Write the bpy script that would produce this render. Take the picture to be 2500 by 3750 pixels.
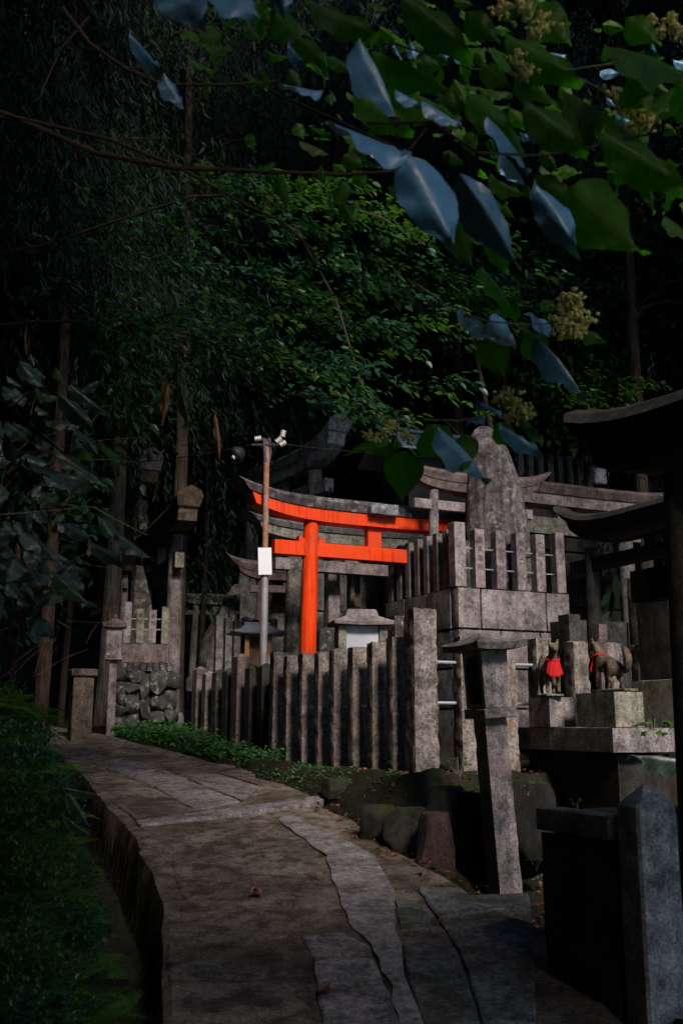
import bpy, bmesh, math, random
import numpy as np
from mathutils import Vector, Matrix, noise

for o in list(bpy.data.objects):
    bpy.data.objects.remove(o)
S = bpy.context.scene
COL = S.collection
R = math.radians
random.seed(7)
RNG = np.random.default_rng(7)

# ------------------------------------------------------------------ camera
FPX, W0, H0 = 3650.0, 2500.0, 3750.0
PITCH = math.atan(775.0 / FPX)
EYE = 1.6
cam_d = bpy.data.cameras.new('camera')
cam = bpy.data.objects.new('camera', cam_d); COL.objects.link(cam)
cam.location = (0, 0, EYE)
cam.rotation_euler = (math.pi / 2 + PITCH, 0, 0)
cam_d.sensor_fit = 'VERTICAL'; cam_d.sensor_height = 36.0
cam_d.lens = FPX / H0 * 36.0
cam_d.clip_start = 0.05; cam_d.clip_end = 600
cam_d.dof.use_dof = True; cam_d.dof.focus_distance = 11.0; cam_d.dof.aperture_fstop = 5.6
S.camera = cam

# ------------------------------------------------------------------ sky, sun, exposure
SUN_AZ = (0.35, -0.937)          # horizontal direction towards the sun: behind the camera, to the side
SUN_EL = R(40)
SKY_STRENGTH, SUN_STRENGTH = 0.14, 5.0
w = bpy.data.worlds.new('World'); S.world = w; w.use_nodes = True
nt = w.node_tree
sky = nt.nodes.new('ShaderNodeTexSky'); sky.sky_type = 'NISHITA'; sky.sun_disc = False
sky.sun_elevation = SUN_EL
sky.sun_rotation = math.atan2(SUN_AZ[0], SUN_AZ[1])
sky.air_density = 1.0; sky.dust_density = 0.3; sky.ozone_density = 4.0
bg = nt.nodes['Background']; bg.inputs['Strength'].default_value = SKY_STRENGTH
nt.links.new(sky.outputs[0], bg.inputs[0])
sun_d = bpy.data.lights.new('sun', 'SUN'); sun_d.energy = SUN_STRENGTH; sun_d.angle = R(12); sun_d.color = (1.0, 0.88, 0.80)
sun = bpy.data.objects.new('sun', sun_d); COL.objects.link(sun)
_h = math.hypot(*SUN_AZ)
_d = Vector((SUN_AZ[0] / _h * math.cos(SUN_EL), SUN_AZ[1] / _h * math.cos(SUN_EL), math.sin(SUN_EL)))
sun.rotation_euler = _d.to_track_quat('Z', 'Y').to_euler()
S.view_settings.view_transform = 'Standard'; S.view_settings.look = 'None'
S.view_settings.gamma = 1.0; S.view_settings.exposure = 0.0
S.render.engine = 'CYCLES'
S.cycles.max_bounces = 3; S.cycles.diffuse_bounces = 2; S.cycles.glossy_bounces = 1; S.cycles.transmission_bounces = 2
S.cycles.use_denoising = True; S.cycles.use_adaptive_sampling = True; S.cycles.adaptive_threshold = .04
S.cycles.sample_clamp_indirect = 4.0

# ------------------------------------------------------------------ helpers
def at(px, py, Y):
    """the point of the place at forward distance Y that the photograph shows at (px, py)"""
    u = (px - W0 / 2) / FPX; v = (H0 / 2 - py) / FPX
    c, s = math.cos(PITCH), math.sin(PITCH)
    k = Y / (c - v * s)
    return Vector((u * k, Y, EYE + k * (s + v * c)))

def lerp_table(t, x):
    if x <= t[0][0]: return t[0][1]
    for (a, b), (c, d) in zip(t, t[1:]):
        if x <= c: return b + (d - b) * (x - a) / (c - a)
    return t[-1][1]
def sst(a, b, x):
    t = min(1, max(0, (x - a) / (b - a))); return t * t * (3 - 2 * t)

PHI = R(25)                       # the shrine plots all stand turned by this much
E1 = Vector((math.cos(PHI), math.sin(PHI), 0)); E2 = Vector((-math.sin(PHI), math.cos(PHI), 0))
FCOR = Vector((0.663, 8.45, 0)); FROT = R(26.8)       # corner of the rough stone fence
F1 = Vector((math.cos(FROT), math.sin(FROT), 0)); F2 = Vector((-math.sin(FROT), math.cos(FROT), 0))

BASE = [(-12, -1.2), (0, 0), (4, .44), (8.3, .92), (11, 1.16), (13.5, 1.46), (16, 1.58), (20, 1.66), (25, 2.6), (33, 9), (45, 24), (62, 44)]
LEFT = [(-5, .6), (0, -.1), (4, -.66), (6.1, -1.04), (7.7, -1.58), (9, -2.1), (10.5, -2.65), (14, -4.3), (16, -5.6), (20, -8.4), (30, -14)]
RIGHT = [(-5, 2.2), (0, 1.6), (4, 1.25), (5.5, 1.05), (6.2, .75), (7, .42), (8, .12), (8.8, -.1), (9.5, -.42), (11, -1.15), (12.2, -2.0), (13.3, -3.0), (16, -4.6), (20, -7.0), (30, -12)]
def path_z(y): return lerp_table(BASE, y)
def gz(x, y):
    b = path_z(y)
    z = b
    xl = lerp_table(LEFT, y); dl = xl - x
    if dl > 0:
        g = 1 - sst(.42, .62, dl)
        cut = .5 * sst(0, .05, dl) * g * sst(16, 12, y)
        rise = .62 * max(0, dl - .5) * sst(15, 11.5, y) + .25 * max(0, dl - 3)
        z = b - cut + min(rise, 3.4) + (.18 * sst(.45, .7, dl) if y < 13 else 0)
    xr = lerp_table(RIGHT, y)
    if x > xr - .3:
        q = Vector((x, y, 0)) - FCOR
        u, v = q.dot(F1), q.dot(F2)
        low = .34 * sst(.5, 1.0, x) * sst(5.2, 6.4, y)
        z = b - low
        plot = sst(-.75, -.28, u) * sst(-.55, -.32, v) * (1 - sst(16, 20, y))
        tgt = max(1.2, b if u < .0 else min(b, 1.35))
        z = z * (1 - plot) + tgt * plot
    return z
def ground_hit(px, py, dz=0.0):
    a, b = 1.0, 30.0
    f = lambda Y: at(px, py, Y).z - path_z(Y) - dz
    for _ in range(50):
        m = (a + b) / 2
        if f(m) > 0: a = m
        else: b = m
    return at(px, py, (a + b) / 2)

def tag(o, label=None, cat=None, group=None, kind=None):
    if label: o['label'] = label
    if cat: o['category'] = cat
    if group: o['group'] = group
    if kind: o['kind'] = kind
    return o
def empty(name, loc, rz=0, label=None, cat=None, group=None, rot=None):
    o = bpy.data.objects.new(name, None); COL.objects.link(o)
    o.location = loc; o.rotation_euler = rot if rot else (0, 0, rz)
    o.empty_display_size = .1
    return tag(o, label, cat, group)
def link(name, me, mat=None, parent=None, loc=(0, 0, 0), rot=(0, 0, 0), scale=None):
    o = bpy.data.objects.new(name, me); COL.objects.link(o)
    if mat and not me.materials: me.materials.append(mat)
    o.location = loc; o.rotation_euler = rot
    if scale is not None: o.scale = scale if hasattr(scale, '__len__') else (scale,) * 3
    if parent: o.parent = parent
    return o
class MB:
    """collects shapes into one mesh"""
    def __init__(s): s.v = []; s.f = []
    def add(s, v, f):
        n = len(s.v); s.v += [tuple(p) for p in v]; s.f += [tuple(i + n for i in q) for q in f]; return s
    def box(s, x0, x1, y0, y1, z0, z1, b=0.0):
        if b <= 0:
            v = [(x, y, z) for z in (z0, z1) for y in (y0, y1) for x in (x0, x1)]
            f = [(0, 2, 3, 1), (4, 5, 7, 6), (0, 1, 5, 4), (2, 6, 7, 3), (0, 4, 6, 2), (1, 3, 7, 5)]
            return s.add(v, f)
        bm = bmesh.new(); bmesh.ops.create_cube(bm, size=1)
        for q in bm.verts:
            q.co = Vector(((x0 + x1) / 2 + q.co.x * (x1 - x0), (y0 + y1) / 2 + q.co.y * (y1 - y0), (z0 + z1) / 2 + q.co.z * (z1 - z0)))
        bmesh.ops.bevel(bm, geom=list(bm.edges), offset=b, segments=1, affect='EDGES')
        return s.bm(bm)
    def bm(s, bm):
        bm.verts.ensure_lookup_table(); bm.verts.index_update()
        s.add([q.co for q in bm.verts], [[q.index for q in f.verts] for f in bm.faces]); bm.free(); return s
    def tube(s, pts, rad, n=8, cap=True):
        pts = [Vector(p) for p in pts]
        if not hasattr(rad, '__len__'): rad = [rad] * len(pts)
        v = []; f = []; up = None
        for i, p in enumerate(pts):
            d = (pts[min(i + 1, len(pts) - 1)] - pts[max(i - 1, 0)]).normalized()
            if up is None: up = d.orthogonal().normalized()
            up = (up - d * up.dot(d))
            up = up.normalized() if up.length > 1e-5 else d.orthogonal().normalized()
            sd = d.cross(up)
            for k in range(n):
                a = 2 * math.pi * k / n
                v.append(p + (up * math.cos(a) + sd * math.sin(a)) * rad[i])
        for i in range(len(pts) - 1):
            for k in range(n):
                f.append((i * n + k, i * n + (k + 1) % n, (i + 1) * n + (k + 1) % n, (i + 1) * n + k))
        if cap:
            f.append(tuple(range(n - 1, -1, -1))); f.append(tuple((len(pts) - 1) * n + k for k in range(n)))
        return s.add(v, f)
    def lathe(s, prof, n=16, c=(0, 0)):
        return s.tube([(c[0], c[1], z) for r, z in prof], [max(r, .001) for r, z in prof], n)
    def rings(s, rings, cap=True):
        n = len(rings[0]); v = [p for r in rings for p in r]; f = []
        for i in range(len(rings) - 1):
            for k in range(n):
                f.append((i * n + k, i * n + (k + 1) % n, (i + 1) * n + (k + 1) % n, (i + 1) * n + k))
        if cap:
            f.append(tuple(range(n - 1, -1, -1))); f.append(tuple((len(rings) - 1) * n + k for k in range(n)))
        return s.add(v, f)
    def mesh(s, name, smooth=False):
        me = bpy.data.meshes.new(name); me.from_pydata(s.v, [], s.f)
        bm = bmesh.new(); bm.from_mesh(me); bmesh.ops.recalc_face_normals(bm, faces=bm.faces); bm.to_mesh(me); bm.free()
        if smooth:
            me.polygons.foreach_set('use_smooth', [True] * len(me.polygons)); me.set_sharp_from_angle(angle=R(38))
        me.update(); return me
    def build(s, name, mat, parent=None, smooth=False, **k):
        return link(name, s.mesh(name, smooth), mat, parent, **k)

def rough_block(sx, sy, sz, amp, seed, div=.05, freq=9.0, taper=0.0, round_=.0):
    """a hewn stone: box (base at z 0, centred in x, y) with an uneven broken surface"""
    nx, ny, nz = [max(2, int(round(a / div))) for a in (sx, sy, sz)]
    bm = bmesh.new(); idx = {}
    def vert(i, j, k):
        if (i, j, k) not in idx:
            p = Vector(((i / nx - .5) * sx, (j / ny - .5) * sy, k / nz * sz))
            idx[(i, j, k)] = bm.verts.new(p)
        return idx[(i, j, k)]
    def quad(a, b, c, d): bm.faces.new([vert(*a), vert(*b), vert(*c), vert(*d)])
    for i in range(nx):
        for j in range(ny):
            quad((i, j, 0), (i, j + 1, 0), (i + 1, j + 1, 0), (i + 1, j, 0)); quad((i, j, nz), (i + 1, j, nz), (i + 1, j + 1, nz), (i, j + 1, nz))
    for i in range(nx):
        for k in range(nz):
            quad((i, 0, k), (i + 1, 0, k), (i + 1, 0, k + 1), (i, 0, k + 1)); quad((i, ny, k), (i, ny, k + 1), (i + 1, ny, k + 1), (i + 1, ny, k))
    for j in range(ny):
        for k in range(nz):
            quad((0, j, k), (0, j, k + 1), (0, j + 1, k + 1), (0, j + 1, k)); quad((nx, j, k), (nx, j + 1, k), (nx, j + 1, k + 1), (nx, j, k + 1))
    off = Vector((seed * 3.7, seed * 1.3, seed * 7.1))
    bm.normal_update()
    nrm = {q: q.normal.copy() for q in bm.verts}
    for q in bm.verts:
        p = q.co.copy(); t = 1 - taper * p.z / sz
        e = noise.noise(p * freq + off) * .7 + noise.noise(p * freq * 2.3 + off) * .5
        nn = nrm[q]
        q.co = Vector((p.x * t, p.y * t, p.z)) + nn * (e * amp)
        ax = abs(p.x / sx * 2); ay = abs(p.y / sy * 2); az = abs((p.z / sz - .5) * 2)
        if round_ > 0:
            ed = sorted((ax, ay, az))[1]
            q.co -= nn * round_ * max(0, ed - .55) ** 2 * 4
    return bm

def boulder(sx, sy, sz, seed, flat=.0, sub=3, amp=.22, planes=9):
    """a broken rock: a noisy ball cut by random planes"""
    bm = bmesh.new(); bmesh.ops.create_icosphere(bm, subdivisions=sub + 1, radius=1)
    off = Vector((seed * 5.1, seed * 2.2, seed * 9.7)); rr = random.Random(int(seed * 100))
    cut = []
    for _ in range(planes):
        n_ = Vector((rr.gauss(0, 1), rr.gauss(0, 1), rr.gauss(0, 1))).normalized(); cut.append((n_, rr.uniform(.58, .86)))
    for ax in (Vector((0, -1, .1)), Vector((0, 0, 1)), Vector((1, 0, 0)), Vector((-1, 0, 0))): cut.append((ax.normalized(), .95 - .3 * flat))
    for q in bm.verts:
        p = q.co.copy() * (1.05 + amp * .6 * noise.noise(q.co * 1.3 + off))
        for n_, d in cut:
            e = p.dot(n_) - d
            if e > 0: p -= n_ * e * .93
        p += p.normalized() * amp * (.18 * noise.noise(p * 4 + off) + .12 * noise.noise(p * 9 + off))
        q.co = Vector((p.x * sx * 1.18, p.y * sy * 1.18, p.z * sz * 1.12))
    return bm

def mesh_np(name, V, F, mats=None, mi=None, smooth=False):
    me = bpy.data.meshes.new(name)
    V = np.asarray(V, np.float32); F = np.asarray(F, np.int32)
    me.vertices.add(len(V)); me.vertices.foreach_set('co', V.ravel())
    me.loops.add(F.size); me.loops.foreach_set('vertex_index', F.ravel())
    me.polygons.add(len(F)); me.polygons.foreach_set('loop_start', np.arange(0, F.size, F.shape[1], dtype=np.int32))
    me.polygons.foreach_set('loop_total', np.full(len(F), F.shape[1], np.int32))
    for m in mats or []: me.materials.append(m)
    if mi is not None: me.polygons.foreach_set('material_index', np.asarray(mi, np.int32))
    if smooth: me.polygons.foreach_set('use_smooth', np.ones(len(F), bool))
    me.update(calc_edges=True); return me

# leaf template: base at 0, tip at +x 1, normal +z, folded on the midrib
LEAF_V = np.array([(0, 0, 0), (.28, .26, .06), (.66, .2, .05), (1, 0, -.06), (.66, -.2, .05), (.28, -.26, .06)], np.float32)
LEAF_F = np.array([(0, 3, 2, 1), (0, 5, 4, 3)], np.int32)
NEED_V = np.array([(0, 0, 0), (.4, .1, .02), (1, 0, -.05), (.4, -.1, .02)], np.float32)
NEED_F = np.array([(0, 3, 2, 1)], np.int32)
def basis(d, n):
    d = d / np.linalg.norm(d, axis=1, keepdims=True)
    y = np.cross(n, d); y /= np.linalg.norm(y, axis=1, keepdims=True) + 1e-9
    z = np.cross(d, y)
    return np.stack([d, y, z], axis=2)
def leaves(P, D, N, size, T=LEAF_V, F=LEAF_F, wid=1.0):
    P = np.asarray(P, float); n = len(P)
    B = basis(np.asarray(D, float), np.asarray(N, float))
    sz = np.broadcast_to(np.asarray(size, float), (n,))
    t = T * np.array([1, wid, 1])
    V = P[:, None, :] + np.einsum('nij,kj->nki', B, t) * sz[:, None, None]
    Fs = F[None] + (np.arange(n) * len(T))[:, None, None]
    return V.reshape(-1, 3), Fs.reshape(-1, F.shape[1])
def rnd_dirs(n, zmean=0.0, zs=1.0):
    a = RNG.uniform(0, 2 * np.pi, n); z = RNG.normal(zmean, zs, n)
    return np.stack([np.cos(a), np.sin(a), z], 1)
def up_normals(n, tilt=.5):
    return np.stack([RNG.normal(0, tilt, n), RNG.normal(0, tilt, n), np.ones(n)], 1)

# ------------------------------------------------------------------ materials
def mat_new(name):
    m = bpy.data.materials.new(name); m.use_nodes = True
    return m, m.node_tree, m.node_tree.nodes['Principled BSDF']
def N(t, typ, **k):
    n = t.nodes.new('ShaderNode' + typ)
    for a, b in k.items(): setattr(n, a, b)
    return n
def coords(t, scale=1.0, rnd=True):
    tc = N(t, 'TexCoord')
    if not rnd: return tc.outputs['Object']
    oi = N(t, 'ObjectInfo'); mu = N(t, 'Math', operation='MULTIPLY'); mu.inputs[1].default_value = 37.0
    t.links.new(oi.outputs['Random'], mu.inputs[0])
    ad = N(t, 'VectorMath', operation='ADD'); t.links.new(tc.outputs['Object'], ad.inputs[0]); t.links.new(mu.outputs[0], ad.inputs[1])
    return ad.outputs[0]
def noise_n(t, co, scale, detail=4, rough=.6, dist=0.0):
    n = N(t, 'TexNoise'); n.inputs['Scale'].default_value = scale; n.inputs['Detail'].default_value = detail
    n.inputs['Roughness'].default_value = rough; n.inputs['Distortion'].default_value = dist
    t.links.new(co, n.inputs['Vector']); return n.outputs['Fac']
def ramp(t, fac, stops):
    r = N(t, 'ValToRGB'); e = r.color_ramp.elements
    while len(e) > 1: e.remove(e[-1])
    e[0].position = stops[0][0]; c = stops[0][1]; e[0].color = (*c, 1) if hasattr(c, '__len__') else (c, c, c, 1)
    for p, c in stops[1:]:
        q = e.new(p); q.color = (*c, 1) if hasattr(c, '__len__') else (c, c, c, 1)
    t.links.new(fac, r.inputs[0]); return r.outputs[0]
def mixc(t, fac, a, b, mode='MIX'):
    m = N(t, 'Mix', data_type='RGBA', blend_type=mode)
    for sock, val in ((m.inputs[0], fac), (m.inputs[6], a), (m.inputs[7], b)):
        if isinstance(val, (int, float)): sock.default_value = val
        elif isinstance(val, tuple): sock.default_value = (*val, 1)
        else: t.links.new(val, sock)
    return m.outputs[2]
def bump(t, bsdf, h, strength, dist=.01):
    b = N(t, 'Bump'); b.inputs['Strength'].default_value = strength; b.inputs['Distance'].default_value = dist
    t.links.new(h, b.inputs['Height']); t.links.new(b.outputs[0], bsdf.inputs['Normal'])

def stone(name, c1, c2, moss=0.0, stain=None, streak=0.4, bumpy=.5, sp=90, lichen=0.0):
    c1 = tuple(x * .8 for x in c1); c2 = tuple(x * .8 for x in c2)
    m, t, b = mat_new(name); co = coords(t)
    col = ramp(t, noise_n(t, co, 3.2, 5, .65), [(.3, c1), (.7, c2)])
    speck = ramp(t, noise_n(t, co, sp, 3, .7), [(.36, .25), (.5, .9), (.66, 1.35)])
    col = mixc(t, .75, col, speck, 'MULTIPLY')
    blot = ramp(t, noise_n(t, co, 26, 6, .75), [(.38, .28), (.52, 1.0), (.7, 1.2)])
    col = mixc(t, .5, col, blot, 'MULTIPLY')
    grime = ramp(t, noise_n(t, co, 5.5, 9, .75), [(.38, .16), (.56, 1.0)])
    col = mixc(t, .8, col, grime, 'MULTIPLY')
    if streak:
        mp = N(t, 'Mapping'); mp.inputs['Scale'].default_value = (18, 18, 1.2); t.links.new(co, mp.inputs[0])
        st = ramp(t, noise_n(t, mp.outputs[0], 1.0, 4, .6), [(.38, .22), (.6, 1.05)])
        col = mixc(t, streak, col, st, 'MULTIPLY')
    if stain:
        col = mixc(t, ramp(t, noise_n(t, co, 4.6, 4, .6), [(.56, 0.0), (.70, .7)]), col, stain)
    if lichen:
        col = mixc(t, ramp(t, noise_n(t, co, 11, 5, .6), [(.56, 0.0), (.66, lichen)]), col, (.36, .37, .33))
    if moss:
        g = N(t, 'NewGeometry'); sx = N(t, 'SeparateXYZ'); t.links.new(g.outputs['Normal'], sx.inputs[0])
        ad = N(t, 'Math', operation='MULTIPLY_ADD'); ad.inputs[1].default_value = .22; t.links.new(sx.outputs[2], ad.inputs[0])
        t.links.new(noise_n(t, co, 4.2, 6, .7), ad.inputs[2])
        col = mixc(t, ramp(t, ad.outputs[0], [(.72 - .3 * moss, 0.0), (.90 - .3 * moss, .85)]), col, (.034, .041, .012))
    t.links.new(col, b.inputs['Base Color']); b.inputs['Roughness'].default_value = .88
    b.inputs['Specular IOR Level'].default_value = .25
    hh = N(t, 'Math', operation='ADD'); t.links.new(noise_n(t, co, 22, 3, .5), hh.inputs[0]); t.links.new(noise_n(t, co, 80, 1, .5), hh.inputs[1])
    bump(t, b, hh.outputs[0], bumpy * .5, .004)
    return m
def plain(name, c, rough=.6, spec=.4, metal=0.0, var=.35, sc=12, bumpy=.15, two=None):
    m, t, b = mat_new(name); co = coords(t)
    f = ramp(t, noise_n(t, co, sc, 6, .65), [(.3, 1 - var), (.7, 1 + var * .3)])
    col = mixc(t, 1.0, c, f, 'MULTIPLY')
    if two: col = mixc(t, ramp(t, noise_n(t, co, sc * .6, 6, .7), [(.5, 0.0), (.65, .8)]), col, two)
    t.links.new(col, b.inputs['Base Color']); b.inputs['Roughness'].default_value = rough
    b.inputs['Specular IOR Level'].default_value = spec; b.inputs['Metallic'].default_value = metal
    bump(t, b, noise_n(t, co, sc * 6, 4, .6), bumpy, .01)
    return m
def leafmat(name, c, trans=.4, rough=.45, spec=.5, var=.5, tc=None, veins=False):
    m, t, b = mat_new(name)
    g = N(t, 'NewGeometry')
    oi = N(t, 'ObjectInfo')
    r0 = N(t, 'Math', operation='ADD'); t.links.new(g.outputs['Random Per Island'], r0.inputs[0]); t.links.new(oi.outputs['Random'], r0.inputs[1])
    fr = N(t, 'Math', operation='FRACT'); t.links.new(r0.outputs[0], fr.inputs[0])
    dark = tuple(x * (1 - var) for x in c); lite = (c[0] * (1 + .9 * var), c[1] * (1 + .5 * var), c[2] * (1 + .2 * var))
    col = ramp(t, fr.outputs[0], [(0, dark), (.55, c), (1, lite)])
    tx = noise_n(t, coords(t), 9 if veins else 26, 5, .65)
    col = mixc(t, .65, col, ramp(t, tx, [(.3, .5), (.7, 1.25)]), 'MULTIPLY')
    if veins:                                   # midrib and side veins in the leaf's own length and width
        tcn = N(t, 'TexCoord'); sp_ = N(t, 'SeparateXYZ'); t.links.new(tcn.outputs['Object'], sp_.inputs[0])
        ab = N(t, 'Math', operation='ABSOLUTE'); t.links.new(sp_.outputs[1], ab.inputs[0])
        ma = N(t, 'Math', operation='MULTIPLY_ADD'); ma.inputs[1].default_value = -.75; t.links.new(ab.outputs[0], ma.inputs[0]); t.links.new(sp_.outputs[0], ma.inputs[2])
        fq = N(t, 'Math', operation='MULTIPLY'); fq.inputs[1].default_value = 9.0; t.links.new(ma.outputs[0], fq.inputs[0])
        pp = N(t, 'Math', operation='PINGPONG'); pp.inputs[1].default_value = .5; t.links.new(fq.outputs[0], pp.inputs[0])
        side = ramp(t, pp.outputs[0], [(0, 1.0), (.07, 0.0)]); mid = ramp(t, ab.outputs[0], [(.006, 1.0), (.016, 0.0)])
        vv = N(t, 'Math', operation='MAXIMUM'); t.links.new(side, vv.inputs[0]); t.links.new(mid, vv.inputs[1])
        col = mixc(t, vv.outputs[0], col, mixc(t, .22, col, (.30, .42, .18)))
        bump(t, b, pp.outputs[0], .12, .004)
        fm = N(t, 'Math', operation='MULTIPLY_ADD'); fm.inputs[1].default_value = .35; fm.inputs[2].default_value = rough - .12
        t.links.new(tx, fm.inputs[0]); t.links.new(fm.outputs[0], b.inputs['Roughness'])
    else: b.inputs['Roughness'].default_value = rough
    t.links.new(col, b.inputs['Base Color']); b.inputs['Specular IOR Level'].default_value = spec
    tr = N(t, 'BsdfTranslucent')
    t.links.new(mixc(t, 1.0, col, tc or (1.3, 1.5, .5), 'MULTIPLY'), tr.inputs[0])
    mx = N(t, 'MixShader'); mx.inputs[0].default_value = trans
    t.links.new(b.outputs[0], mx.inputs[1]); t.links.new(tr.outputs[0], mx.inputs[2])
    t.links.new(mx.outputs[0], t.nodes['Material Output'].inputs[0])
    return m

M = {}
M['granite'] = stone('weathered_granite', (.44, .385, .37), (.32, .285, .28), stain=(.20, .14, .13), sp=70)
M['granite_pink'] = stone('pinkish_granite', (.52, .45, .445), (.40, .345, .345), stain=(.22, .15, .15), streak=.3, sp=80)
M['granite_rough'] = stone('hewn_granite', (.47, .405, .36), (.33, .29, .265), stain=(.2, .12, .06), moss=.12, bumpy=.9, sp=45)
M['granite_grey'] = stone('grey_granite', (.36, .35, .345), (.25, .245, .245), moss=.15, streak=.35)
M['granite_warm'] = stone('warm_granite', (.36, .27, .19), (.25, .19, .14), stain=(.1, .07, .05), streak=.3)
M['granite_moss'] = stone('mossy_granite', (.30, .27, .23), (.19, .18, .15), moss=.62, streak=.4, lichen=.5)
M['granite_skylit'] = stone('skylight_tinted_granite', (.74, .75, .78), (.58, .59, .62), moss=.05, streak=.3)  # pale blue tint stands in for cool skylight on terrace gate and near post
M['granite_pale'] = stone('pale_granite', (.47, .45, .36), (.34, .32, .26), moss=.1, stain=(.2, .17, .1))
M['granite_red'] = stone('reddish_granite', (.33, .25, .235), (.22, .165, .16), stain=(.1, .06, .06), streak=.3)
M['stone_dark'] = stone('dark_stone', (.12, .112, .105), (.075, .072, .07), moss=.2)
M['shade_stone'] = stone('stone_in_shade_colour', (.06, .057, .054), (.035, .034, .033), moss=.1)  # shade of the near gates and altar base put into a near-black colour
M['boulder'] = stone('boulder_stone', (.33, .27, .27), (.17, .15, .155), moss=.12, streak=.7, lichen=.5, bumpy=.9)
M['rubble'] = stone('rubble_stone', (.13, .125, .12), (.075, .072, .07), moss=.3, lichen=.5)
M['rock_red'] = stone('rusty_rock', (.13, .06, .05), (.05, .042, .036), moss=.4)
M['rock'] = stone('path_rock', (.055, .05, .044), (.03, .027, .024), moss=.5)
M['shade_rock'] = stone('shaded_rock', (.028, .026, .025), (.015, .014, .013), moss=.2)  # near-black tone stands in for the shade behind the lantern post
M['slab'] = stone('paving_stone', (.52, .455, .44), (.40, .35, .35), bumpy=.6, sp=60, moss=-.15)
M['slab_dark'] = stone('dark_paving_stone', (.36, .36, .375), (.25, .25, .265), bumpy=.7, sp=60, moss=.15)
M['mortar'] = stone('mortar_strip', (.52, .475, .475), (.42, .385, .385), bumpy=.35, sp=120)
M['white'] = plain('white_plate', (.72, .72, .76), .5, .4, var=.08, sc=5, bumpy=.02)
M['whitepaper'] = plain('pale_panel', (.50, .51, .56), .8, .2, var=.12, sc=30, bumpy=.1)
M['galv'] = plain('galvanised_steel', (.34, .31, .33), .5, .5, .35, var=.3, sc=8, bumpy=.05)
M['rust'] = plain('rusty_steel', (.34, .17, .1), .75, .3, .1, var=.5, sc=14, bumpy=.2, two=(.30, .25, .25))
M['rail'] = plain('pale_steel_rail', (.55, .56, .6), .35, .6, .5, var=.15, sc=6, bumpy=.03)
M['porcelain'] = plain('porcelain', (.72, .68, .62), .25, .5, var=.15, sc=20, bumpy=.02)
M['wire'] = plain('bundled_wire', (.14, .1, .15), .8, .2, var=.5, sc=40, bumpy=.3)
M['black'] = plain('black_metal', (.015, .015, .016), .5, .4, var=.3, sc=10)
M['wood'] = plain('old_wood', (.12, .065, .035), .8, .25, var=.5, sc=9, bumpy=.4)
M['wood_amber'] = plain('amber_wood', (.33, .18, .07), .7, .3, var=.4, sc=14, bumpy=.3)
M['copper'] = plain('weathered_roof_sheet', (.20, .22, .27), .45, .5, .3, var=.3, sc=9, bumpy=.1)
M['cap'] = stone('weathered_roof_boards', (.26, .22, .23), (.13, .115, .12), moss=.12, streak=.55, lichen=.55)
M['tile'] = stone('broken_ridge_tile', (.30, .33, .40), (.34, .33, .34), lichen=.6)
M['bib'] = plain('red_cloth', (.50, .012, .018), .85, .2, var=.25, sc=18, bumpy=.3)
M['fox'] = stone('statue_stone', (.27, .205, .135), (.15, .12, .085), moss=-.2, sp=60)
M['ink'] = plain('carved_letters', (.085, .055, .055), .95, .1, var=.3, sc=60)
def bark(name, c1, c2):
    m, t, b = mat_new(name); co = coords(t)
    mp = N(t, 'Mapping'); mp.inputs['Scale'].default_value = (30, 30, 2.2); t.links.new(co, mp.inputs[0])
    st = noise_n(t, mp.outputs[0], 1.0, 6, .65)
    col = ramp(t, st, [(.32, tuple(x * .25 for x in c1)), (.5, c1), (.7, c2)])
    col = mixc(t, .7, col, ramp(t, noise_n(t, co, 3, 6, .7), [(.35, .35), (.65, 1.1)]), 'MULTIPLY')
    t.links.new(col, b.inputs['Base Color']); b.inputs['Roughness'].default_value = .95; b.inputs['Specular IOR Level'].default_value = .1
    bump(t, b, st, 1.0, .03); return m
M['bark'] = bark('cedar_bark', (.07, .05, .04), (.11, .08, .065))
M['bark_red'] = bark('red_cedar_bark', (.12, .075, .055), (.18, .12, .09))
M['bark_grey'] = bark('grey_bark', (.11, .095, .08), (.17, .15, .13))
M['twig'] = plain('twig_bark', (.07, .045, .035), .9, .2, var=.4, sc=30, bumpy=.3)
M['stalk'] = plain('pale_stalk', (.22, .2, .15), .7, .3, var=.2, sc=20, bumpy=.1)
M['cedar'] = plain('cedar_needles', (.008, .025, .013), .7, .2, var=.6, sc=1.5, bumpy=.0)
M['shrub'] = leafmat('shrub_leaves', (.020, .085, .045), .35, .42, .5)
M['shrub_lite'] = leafmat('fresh_leaves', (.048, .13, .018), .45, .45, .4)
M['bigleaf'] = leafmat('large_green_leaf', (.075, .22, .014), .62, .45, .4, var=.5, tc=(.8, 1.7, .25), veins=True)
M['skyleaf'] = leafmat('leaf_with_painted_sky_sheen', (.11, .31, .52), .08, .36, 1.0, var=.35, veins=True)  # blue sky sheen of the glossy leaves is put into the base colour
M['darkleaf'] = leafmat('dark_glossy_leaf', (.03, .065, .05), .2, .38, .75, var=.35, veins=True)
M['fern'] = leafmat('fern_fronds', (.08, .21, .028), .4, .5, .4, var=.5)
M['ivy'] = leafmat('bank_leaves', (.034, .115, .044), .3, .5, .5, var=.5)
M['cover'] = leafmat('ground_cover_leaves', (.055, .18, .05), .35, .5, .4, var=.5)
M['flower'] = leafmat('cream_blossom', (.92, .87, .38), .35, .8, .2, var=.12, tc=(1.0, 1.0, .85))
M['dry'] = leafmat('dry_leaf', (.33, .19, .10), .25, .7, .2, var=.4, tc=(1.2, .9, .6))
M['fallen'] = leafmat('fallen_leaf_brown', (.26, .10, .055), .15, .75, .2, var=.4, tc=(1.2, .9, .6))

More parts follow.
